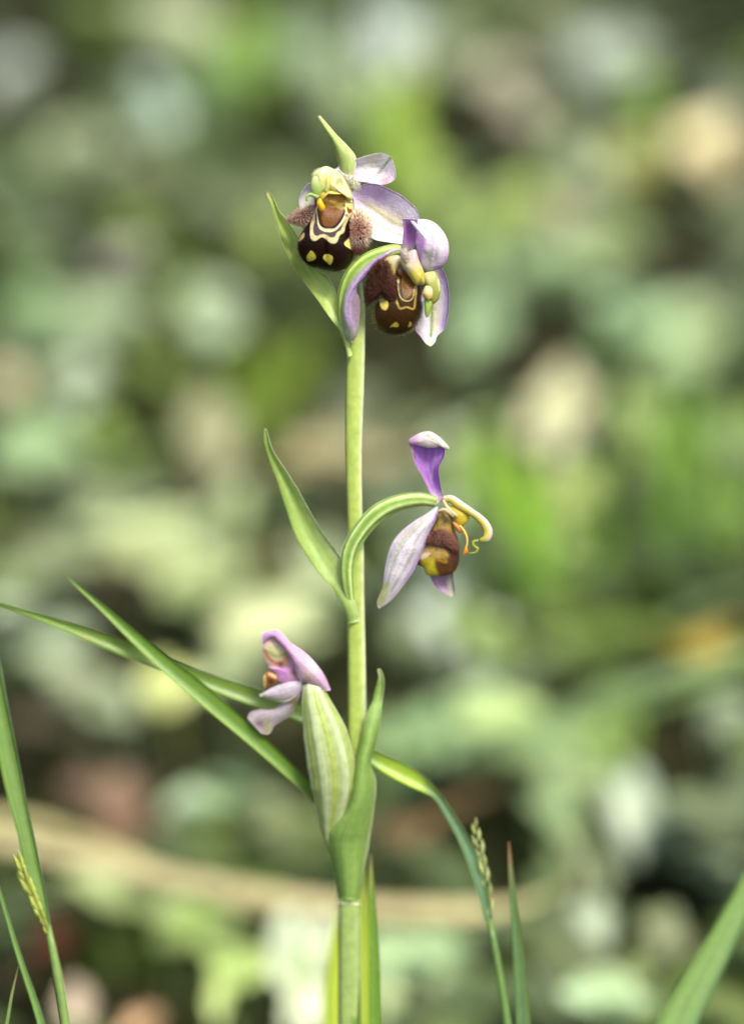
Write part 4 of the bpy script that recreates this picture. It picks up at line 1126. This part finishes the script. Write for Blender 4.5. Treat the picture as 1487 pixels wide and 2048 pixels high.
MARKS = [(650, 400, 'behind the topmost flower'), (830, 580, 'behind the nodding second flower'), (900, 1020, 'behind the side view flower'), (600, 1000, 'behind the middle bract'), (570, 1330, 'behind the spent pink flower'), (650, 1560, 'behind the fat pod'),
         (250, 1260, 'beyond the two crossing grass leaves'), (30, 1560, 'beyond the broad upright grass blade'), (80, 1960, 'by the foot of the spiked grass'), (400, 1760, 'beside the long dry straw'), (880, 1800, 'by the far end of the dry straw'), (860, 1590, 'below the bend of the arching leaf'),
         (1020, 1720, 'beyond the brown tipped grass blade'), (1430, 1900, 'beyond the broad outward leaning blade'), (1300, 1380, 'under the long pale green stalk'), (1020, 1000, 'among the bright green tufts'), (1400, 1100, 'near the orange brown dead leaf'), (1400, 280, 'near the cream bleached weed far back'), (540, 240, 'beyond the topmost bract'),
         (1093, 820, 'round the large cream weed'), (215, 890, 'by the lime weed left of the middle bract'), (15, 770, 'by the cream weed beyond the left side'), (320, 235, 'round the pale weed far back'), (700, 1950, 'behind the base of the stem'), (780, 200, 'round the lime tuft behind the top flower'), (1010, 1340, 'round the whitish weed'), (1260, 1630, 'by the pale upright weed')]
def near(px, py):
    return min(MARKS, key=lambda m: (m[0] - px) ** 2 + (m[1] - py) ** 2)[2]
PALE, GREEN, LIME, OLIVE = 'pale', 'green', 'lime', 'olive'
WORDS = {PALE: ('pale grey green weed', 'pale grey green weeds'),
         GREEN: ('mid green weed', 'mid green weeds'),
         LIME: ('bright lime green weed', 'lime green weeds'),
         OLIVE: ('dull olive weed', 'olive weeds'),
         'cream': ('cream bleached weed', 'cream bleached weeds')}
# px, py, half width, half height, colour, kind; PALE tones include painted sky reflection
blobs = [
 (30, 130, 50, 45, (158, 170, 158), PALE), (322, 235, 60, 90, (186, 206, 190), PALE), (150, 285, 55, 60, (142, 156, 116), GREEN), (350, 40, 90, 45, (158, 172, 128), PALE),
 (505, 100, 40, 70, (124, 164, 40), LIME), (430, 150, 55, 55, (112, 146, 84), GREEN), (200, 35, 80, 40, (88, 116, 22), LIME), (600, 90, 60, 55, (128, 154, 118), GREEN),
 (300, 350, 50, 40, (132, 142, 96), OLIVE), (412, 432, 55, 50, (160, 172, 98), GREEN), (60, 435, 70, 50, (154, 180, 134), PALE), (240, 515, 45, 40, (146, 150, 130), PALE),
 (75, 600, 60, 60, (98, 136, 76), GREEN), (200, 625, 80, 35, (146, 172, 124), GREEN), (420, 622, 50, 55, (160, 184, 142), PALE), (530, 490, 45, 50, (138, 160, 62), LIME),
 (15, 772, 50, 45, (214, 208, 166), 'cream'), (152, 748, 48, 52, (166, 188, 152), PALE), (75, 900, 85, 50, (158, 190, 134), GREEN), (215, 890, 36, 55, (128, 160, 36), LIME),
 (420, 860, 36, 100, (156, 158, 118), OLIVE), (300, 1100, 90, 50, (166, 182, 124), GREEN), (400, 1150, 90, 60, (172, 190, 126), GREEN), (450, 1040, 36, 90, (178, 192, 138), GREEN),
 (525, 1238, 95, 50, (206, 218, 160), PALE), (330, 1364, 50, 45, (190, 204, 122), GREEN), (30, 1240, 60, 55, (172, 194, 158), PALE), (110, 1295, 55, 40, (158, 178, 138), PALE), (240, 1400, 50, 40, (144, 160, 120), GREEN),
 (440, 1585, 72, 60, (148, 184, 130), GREEN), (230, 1775, 80, 40, (172, 192, 114), GREEN), (490, 1930, 75, 60, (176, 204, 116), GREEN), (612, 1950, 55, 110, (200, 216, 176), PALE),
 (775, 60, 50, 80, (196, 214, 198), PALE), (782, 225, 45, 85, (158, 188, 70), LIME), (820, 310, 40, 60, (150, 182, 66), LIME), (1025, 172, 55, 50, (164, 160, 134), OLIVE), (1225, 105, 85, 70, (162, 178, 158), PALE),
 (1284, 212, 36, 80, (132, 176, 40), LIME), (1395, 278, 62, 55, (216, 208, 160), 'cream'), (1246, 335, 46, 50, (176, 182, 84), LIME), (1443, 195, 40, 40, (156, 172, 160), PALE), (1050, 400, 70, 40, (158, 182, 88), GREEN),
 (980, 450, 50, 35, (150, 176, 90), GREEN), (1145, 430, 45, 40, (160, 156, 126), OLIVE), (1090, 540, 90, 60, (120, 152, 94), GREEN), (960, 560, 60, 50, (120, 148, 96), GREEN), (960, 655, 55, 50, (146, 178, 130), PALE), (1290, 640, 75, 60, (146, 178, 126), GREEN), (1395, 655, 65, 50, (162, 182, 124), GREEN),
 (1093, 822, 75, 70, (222, 226, 176), 'cream'), (1270, 830, 40, 60, (158, 184, 104), GREEN), (1140, 985, 42, 60, (172, 192, 112), GREEN), (918, 930, 50, 75, (184, 204, 164), PALE), (930, 1080, 50, 90, (168, 194, 156), PALE),
 (1123, 1100, 45, 45, (164, 190, 104), GREEN), (1005, 1340, 72, 75, (200, 218, 190), PALE), (1070, 1480, 95, 60, (164, 192, 122), GREEN), (960, 1440, 60, 60, (158, 188, 132), GREEN), (868, 1224, 55, 55, (180, 196, 176), PALE), (820, 1130, 40, 60, (140, 166, 128), GREEN),
 (1395, 1285, 60, 25, (166, 150, 36), LIME), (1268, 1625, 50, 80, (176, 198, 168), PALE), (1438, 1744, 48, 35, (140, 166, 124), GREEN), (1338, 1855, 50, 45, (124, 136, 88), OLIVE), (1170, 1860, 45, 60, (172, 192, 160), PALE),
 (1110, 1990, 45, 60, (186, 202, 160), PALE), (1210, 1968, 60, 40, (164, 194, 142), GREEN), (845, 1915, 85, 50, (178, 208, 154), PALE), (945, 1985, 60, 50, (198, 216, 142), GREEN), (820, 1250, 50, 40, (150, 176, 122), GREEN), (850, 1450, 60, 50, (120, 156, 96), GREEN),
 (1440, 880, 50, 80, (120, 150, 80), GREEN), (1210, 700, 50, 50, (120, 150, 90), GREEN), (640, 900, 80, 40, (160, 158, 116), OLIVE), (1200, 1480, 50, 60, (128, 160, 70), LIME), (1380, 1640, 60, 40, (100, 126, 92), GREEN), (760, 1480, 50, 40, (110, 140, 84), GREEN), (560, 1660, 60, 40, (120, 134, 84), OLIVE), (1180, 1730, 45, 45, (104, 120, 70), OLIVE),
 (120, 640, 70, 40, (132, 160, 108), GREEN), (560, 380, 60, 60, (118, 140, 84), GREEN), (680, 150, 50, 60, (140, 164, 112), GREEN), (900, 100, 50, 60, (140, 152, 116), OLIVE), (1120, 60, 60, 40, (136, 146, 104), OLIVE), (880, 400, 40, 60, (150, 176, 96), GREEN), (1170, 340, 55, 50, (138, 154, 118), PALE), (1340, 740, 60, 40, (150, 178, 112), GREEN), (1220, 470, 60, 40, (134, 156, 98), GREEN),
 (230, 1010, 60, 40, (140, 160, 110), GREEN), (130, 1110, 60, 40, (136, 152, 100), GREEN), (450, 1330, 50, 40, (160, 178, 126), GREEN), (640, 1130, 60, 50, (158, 176, 124), GREEN), (780, 1020, 40, 60, (142, 162, 120), GREEN), (160, 1370, 60, 30, (140, 154, 112), GREEN), (1190, 1330, 60, 50, (134, 164, 90), GREEN), (1130, 1640, 50, 60, (126, 156, 96), GREEN), (1440, 1450, 50, 40, (130, 152, 116), GREEN), (380, 1840, 70, 40, (150, 178, 96), GREEN), (760, 1960, 40, 60, (176, 200, 140), GREEN), (1010, 1900, 50, 40, (150, 184, 108), GREEN), (1440, 1960, 50, 50, (110, 132, 92), GREEN)]
for k, (x, y, rx, ry, rgb, kind) in enumerate(blobs):
    lab, grp = WORDS[kind]
    lab = ('large ' if max(rx, ry) > 72 else 'small ' if max(rx, ry) < 47 else '') + ('upright ' if ry > rx * 1.2 else 'spreading ' if rx > ry * 1.2 else 'rounded ') + lab + ' ' + near(x, y)
    weed(x, y, rx, ry, rgb, .022 + .016 * ((k * 37) % 10) / 10 + (.012 if y < 700 else 0), lab, grp, 100 + k)

# lime and pale grass tufts: tip row, root row
tufts = [
 (1000, 790, 1230, (140, 184, 34), 42, 960), (1040, 880, 1260, (134, 182, 40), 46, None), (1075, 960, 1290, (124, 172, 46), 40, None), (1360, 740, 1080, (124, 168, 52), 40, 1390), (1330, 860, 1240, (120, 164, 56), 44, None), (1450, 900, 1230, (128, 168, 60), 40, None),
 (1210, 900, 1220, (122, 166, 56), 36, None), (500, 600, 860, (130, 160, 44), 44, 690), (520, 660, 880, (122, 150, 44), 36, 650), (345, 400, 720, (118, 140, 66), 20, None), (1440, 560, 700, (176, 198, 172), 60, 1360), (1480, 620, 740, (160, 184, 160), 50, 1400),
 (770, 160, 420, (150, 184, 60), 44, None), (500, 40, 210, (120, 160, 36), 40, None), (1290, 150, 330, (130, 172, 40), 36, None), (1090, 1020, 1330, (120, 170, 50), 50, None), (1240, 1330, 1560, (120, 156, 60), 40, None), (60, 560, 720, (100, 140, 60), 40, None), (180, 1760, 1900, (70, 96, 20), 50, 330), (260, 1800, 1920, (66, 92, 20), 40, 400), (1300, 1900, 2040, (110, 132, 60), 40, None)]
for k, (x, y, gy, rgb, wd, tx) in enumerate(tufts):
    pale = rgb[2] > 120
    tuft(x, y, gy, rgb, wd, ('pale grass tuft ' if pale else 'bright green grass tuft ') + near(x, (y + gy) / 2), 'pale grass tufts' if pale else 'bright green grass tufts', 300 + k, n=5, tx=tx)

# leaning stalks and fallen straw that read as lines
def fallen(name, lab, pts, hw, rgb, mat, cat='grass', thick=.0012):
    """curved dry or green leaf lying over the sward; pts are (px, py, height)"""
    w_ = [at_height(a, b_, h_) for a, b_, h_ in pts]
    c = cr([tuple(p) for p in w_], 40)
    root = Vector((float(c[0][0]), float(c[0][1]), gh(c[0][0], c[0][1])))
    V, F = [], []
    for i, q in enumerate(c):
        u = i / 39
        q = Vector([float(v) for v in q])
        sc = (q - CAM).dot(FWD) / DIST * PX
        tg = Vector([float(v) for v in (c[min(39, i + 1)] - c[max(0, i - 1)])]).normalized()
        nrm = Vector((0, -.7, .7))
        sd_ = tg.cross(nrm).normalized()
        nn = sd_.cross(tg).normalized()
        hh = hw * sc * (min(1, u * 6 + .3)) * (1 if u < .8 else max(.08, (1 - u) * 5))
        for v, d in ((-1, 0), (0, -.3 * hh), (1, 0), (1, -thick), (0, -.3 * hh - thick), (-1, -thick)):
            V.append(q + sd_ * v * hh + nn * d - root)
    for i in range(39):
        for j in range(6):
            m = (j + 1) % 6
            F.append((i * 6 + j, i * 6 + m, i * 6 + 6 + m, i * 6 + 6 + j))
    F.append(tuple(range(6))); F.append(tuple(39 * 6 + j for j in range(6))[::-1])
    o = link(name, mesh_from(name, V, F), mat)
    o.location = root
    o['label'] = lab; o['category'] = cat
    o.color = (*[float(v) for v in lin(rgb)], 1)
    return o
fallen('dry_straw', 'long pale dry straw leaf curving across behind the orchid stem', [(-260, 1610, .055), (0, 1680, .055), (150, 1712, .055), (300, 1745, .055), (500, 1784, .055), (700, 1812, .055), (900, 1822, .055), (1030, 1812, .05), (1120, 1775, .045)], 18, (182, 176, 130), M_DEAD)
fallen('dry_straw', 'second dry straw leaf running just above the curving pale one', [(-200, 1650, .055), (40, 1640, .056), (220, 1700, .054), (420, 1790, .05), (560, 1830, .045)], 13, (176, 170, 122), M_DEAD)
fallen('dry_straw', 'beige dead stalk lying level behind the middle of the stem', [(540, 935, .055), (640, 920, .032), (760, 915, .032), (880, 890, .055)], 14, (196, 182, 132), M_DEAD)
fallen('green_stalk', 'long pale green stalk leaning across the right of the meadow', [(860, 1545, .012), (1000, 1490, .04), (1180, 1405, .06), (1360, 1345, .075), (1600, 1280, .09)], 17, (158, 186, 128), M_BLADE)
fallen('green_stalk', 'second green stalk leaning parallel below the long pale one', [(1060, 1500, .012), (1200, 1440, .035), (1360, 1390, .05), (1560, 1330, .06)], 10, (140, 172, 108), M_BLADE)
fallen('brown_twig', 'thin brown twig lying beneath the arching grass leaf', [(730, 1690, .02), (830, 1655, .022), (930, 1600, .022), (1010, 1570, .02)], 9, (122, 104, 70), M_DEAD, 'twig')

# dead leaves
dl = [(155, 1950, 55, 50, (232, 212, 178)), (275, 2000, 55, 40, (226, 192, 146)), (110, 1820, 60, 50, (116, 72, 54)), (40, 1890, 50, 40, (92, 56, 34)), (245, 1650, 70, 45, (108, 84, 62)), (320, 1628, 45, 40, (92, 76, 78)), (250, 1590, 80, 40, (128, 106, 86)), (70, 1440, 60, 45, (106, 94, 80)),
      (525, 1120, 45, 60, (118, 94, 68)), (1400, 1105, 34, 55, (178, 130, 54)), (1430, 1012, 36, 26, (200, 174, 138)), (1140, 1760, 44, 34, (178, 152, 100)), (800, 1660, 60, 26, (126, 106, 72)), (1080, 690, 50, 30, (86, 70, 50)), (230, 1180, 60, 40, (98, 82, 60)), (30, 1080, 50, 50, (80, 68, 52)), (640, 1020, 40, 30, (130, 112, 82)), (1440, 310, 30, 40, (150, 112, 70)), (620, 560, 40, 30, (110, 90, 66)), (370, 660, 40, 24, (100, 84, 60)), (180, 1540, 60, 30, (110, 92, 76))]
for k, (x, y, rx, ry, rgb) in enumerate(dl):
    b_ = sum(rgb) / 3
    lab, grp = (('pale peach dead leaf', 'peach dead leaves') if b_ > 170 else ('tan dead leaf', 'tan dead leaves') if b_ > 105 else ('dark brown dead leaf', 'dark brown dead leaves'))
    dead_leaf(x, y, rx, ry, rgb, 500 + k, lab + ' ' + near(x, y), grp)

# filler weeds: small green plants everywhere in the sward except in the dark gaps
gaps = [(80, 340, 60), (520, 180, 50), (700, 470, 60), (250, 780, 50), (330, 930, 60), (900, 830, 60), (1200, 560, 60), (1440, 440, 40), (1180, 740, 50), (30, 1010, 80), (200, 1200, 50), (620, 1320, 60), (420, 1470, 60), (560, 1560, 70), (780, 1560, 60), (780, 1380, 50), (1230, 1520, 50), (960, 1790, 60), (1420, 1600, 60), (1260, 1900, 50), (1400, 2000, 60), (350, 1900, 80), (700, 720, 50), (480, 1000, 40), (860, 700, 60), (1190, 1250, 40), (20, 30, 60), (165, 160, 80), (440, 235, 60), (560, 265, 80), (960, 265, 90), (1190, 215, 60), (1075, 680, 70), (840, 770, 80), (300, 680, 70), (320, 1320, 90), (620, 1520, 70), (890, 1660, 100), (1108, 1580, 50), (1375, 1490, 80), (1193, 1904, 60), (1318, 1774, 60), (250, 1640, 150), (200, 1860, 80), (1350, 480, 60), (480, 850, 50), (700, 1900, 60), (130, 1850, 120), (170, 1970, 120), (80, 1500, 130), (60, 1080, 90)]
rnd = random.Random(77)
protos = []
for k in range(6):
    root = thing('leafy_weed', 'small dark green weed filling the meadow floor', 'weed', (0, 0, 0), 'small dark green weeds')
    lines = []
    n = rnd.randrange(5, 8)
    for i in range(n):
        a = i * 2.4 + rnd.uniform(-.4, .4)
        hgt = rnd.uniform(.008, .03)
        b0 = Vector((math.cos(a) * .006, math.sin(a) * .006, hgt))
        d = Vector((math.cos(a), math.sin(a), rnd.uniform(-.1, .5)))
        sz = rnd.uniform(.012, .026)
        nrm = Vector((-math.cos(a) * .4, -math.sin(a) * .4 - .25, 1))
        o = link('leaf', LEAVES[rnd.randrange(4)], None, root)
        M_ = oriented(b0, d, nrm, sz)
        M_.translation = b0
        o.matrix_local = M_
        colour(o, (106, 122, 72), rnd, 1, .3)
        lines.append([(0, 0, -.002), b0 * .6, b0])
    st = link('stalk', petioles(lines), M_WEED, root)
    st.color = (.12, .17, .06, 1)
    protos.append(root)
def place_copy(src, loc, rz, s, tint, rnd):
    r_ = src.copy(); col.objects.link(r_)
    r_.location = loc; r_.rotation_euler = (0, 0, rz); r_.scale = (s, s, s)
    for ch in list(src.children):
        c = ch.copy(); col.objects.link(c); c.parent = r_
        k = rnd.uniform(.8, 1.25)
        c.color = (ch.color[0] * tint[0] * k, ch.color[1] * tint[1] * k, ch.color[2] * tint[2] * k, 1)
    return r_
count = 0
tries = 0
used = [False] * 6
while count < 280 and tries < 4000:
    tries += 1
    px, py = rnd.uniform(-350, 1840), rnd.uniform(-120, 2150)
    if any((px - a) ** 2 + (py - b_) ** 2 < (r_ + 60) ** 2 for a, b_, r_ in gaps):
        continue
    q = at_height(px, py, .02)
    q.z = gh(q.x, q.y)
    if (q.xy - Vector((0, 0)).xy).length < .06:
        continue
    k = rnd.randrange(6)
    tone, tint = rnd.choice((('dark green', (1, 1, 1)), ('dusky green', (.75, .85, .8)), ('greyish green', (1.2, 1.15, 1.5)), ('yellowish green', (1.0, 1.15, .55)), ('blackish green', (.5, .6, .45))))
    sz = rnd.uniform(.8, 1.3)
    r_ = place_copy(protos[k], q, rnd.uniform(0, 6.28), sz * (1 + max(0, 900 - py) / 1100), tint, rnd)
    r_['label'] = ('tiny ' if sz < .95 else 'small ' if sz < 1.12 else 'bushy ') + tone + ' weed ' + near(px, py)
    count += 1
for k, p_ in enumerate(protos):          # the originals stand just beside the framed patch
    q = Vector((-.5 + .03 * k, 1.35 + .06 * k, 0)); q.z = gh(q.x, q.y); p_.location = q

# fine uncountable litter and short moss-like sward on the soil
V, F, C = [], [], []
lit = random.Random(5)
for i in range(9000):
    x = lit.uniform(-.75, .75); y = lit.uniform(.02, 2.3)
    a = lit.uniform(0, 6.28); l_ = lit.uniform(.004, .012); w_ = l_ * lit.uniform(.12, .4)
    z = gh(x, y) + .0015
    up = lit.uniform(0, .9) * l_ if lit.random() < .5 else lit.uniform(0, .15) * l_
    dx, dy = math.cos(a), math.sin(a)
    k = len(V)
    for s_, wv, zz in ((0, .4, 0), (.5, 1, up * .6), (1, .15, up)):
        V.append((x + dx * l_ * s_ - dy * w_ * wv, y + dy * l_ * s_ + dx * w_ * wv, z + zz))
        V.append((x + dx * l_ * s_ + dy * w_ * wv, y + dy * l_ * s_ - dx * w_ * wv, z + zz))
    F += [(k, k + 1, k + 3, k + 2), (k + 2, k + 3, k + 5, k + 4)]
    base_c = lit.choice(((64, 80, 34), (48, 64, 26), (84, 72, 46), (58, 48, 32), (92, 88, 58), (54, 76, 30)))
    C += [lin(base_c) * lit.uniform(.25, .65)] * 6
o = link('ground_litter', mesh_from('ground_litter', V, F, np.array(C), np.zeros((len(V), 2))), M_BRACT)
o['kind'] = 'stuff'; o['label'] = 'fine bits of moss and dry litter covering the dark soil'; o['category'] = 'litter'

# sward beyond the framed strip, so the meadow goes on to both sides, in front and behind
V, F, C = [], [], []
sw = random.Random(21)
made = 0
while made < 9000:
    x = sw.uniform(-1.6, 1.6); y = sw.uniform(-.9, 4.2)
    v_ = Vector((x, y, .02)) - CAM
    dep = v_.dot(FWD)
    if dep > .05:
        qx = 743.5 + v_.dot(RGT) / dep * DIST / PX; qy = 1024 - v_.dot(UPV) / dep * DIST / PX
        if -420 < qx < 1907 and qy > -160:
            continue
    elif (x * x + (y - CAM.y) ** 2) < .04:
        continue
    if abs(x) < .3 and y < .12:
        continue
    a = sw.uniform(0, 6.28); l_ = sw.uniform(.018, .05); w_ = l_ * sw.uniform(.16, .5); tilt = sw.uniform(.1, 1.1)
    dx, dy = math.cos(a) * math.cos(tilt), math.sin(a) * math.cos(tilt); dz = math.sin(tilt)
    sx, sy = -math.sin(a), math.cos(a)
    z = gh(x, y) - .002 + sw.uniform(0, .02)
    k = len(V)
    for u, wv, dr in ((0, .12, 0), (.3, .8, .01), (.6, 1, .05), (.85, .6, .12), (1, .06, .2)):
        for sg in (-1, 1):
            V.append((x + dx * l_ * u + sx * w_ * .5 * wv * sg, y + dy * l_ * u + sy * w_ * .5 * wv * sg, z + dz * l_ * u - dr * l_))
    for i in range(4):
        F.append((k + 2 * i, k + 2 * i + 1, k + 2 * i + 3, k + 2 * i + 2))
    C += [lin(sw.choice(((106, 132, 72), (130, 158, 110), (90, 116, 56), (150, 172, 130), (120, 160, 50), (140, 128, 84)))) * sw.uniform(.6, 1.1)] * 10
    made += 1
o = link('sward', mesh_from('sward', V, F, np.array(C), np.zeros((len(V), 2))), M_BRACT)
o['kind'] = 'stuff'; o['label'] = 'low mixed green sward spreading away over the meadow'; o['category'] = 'sward'
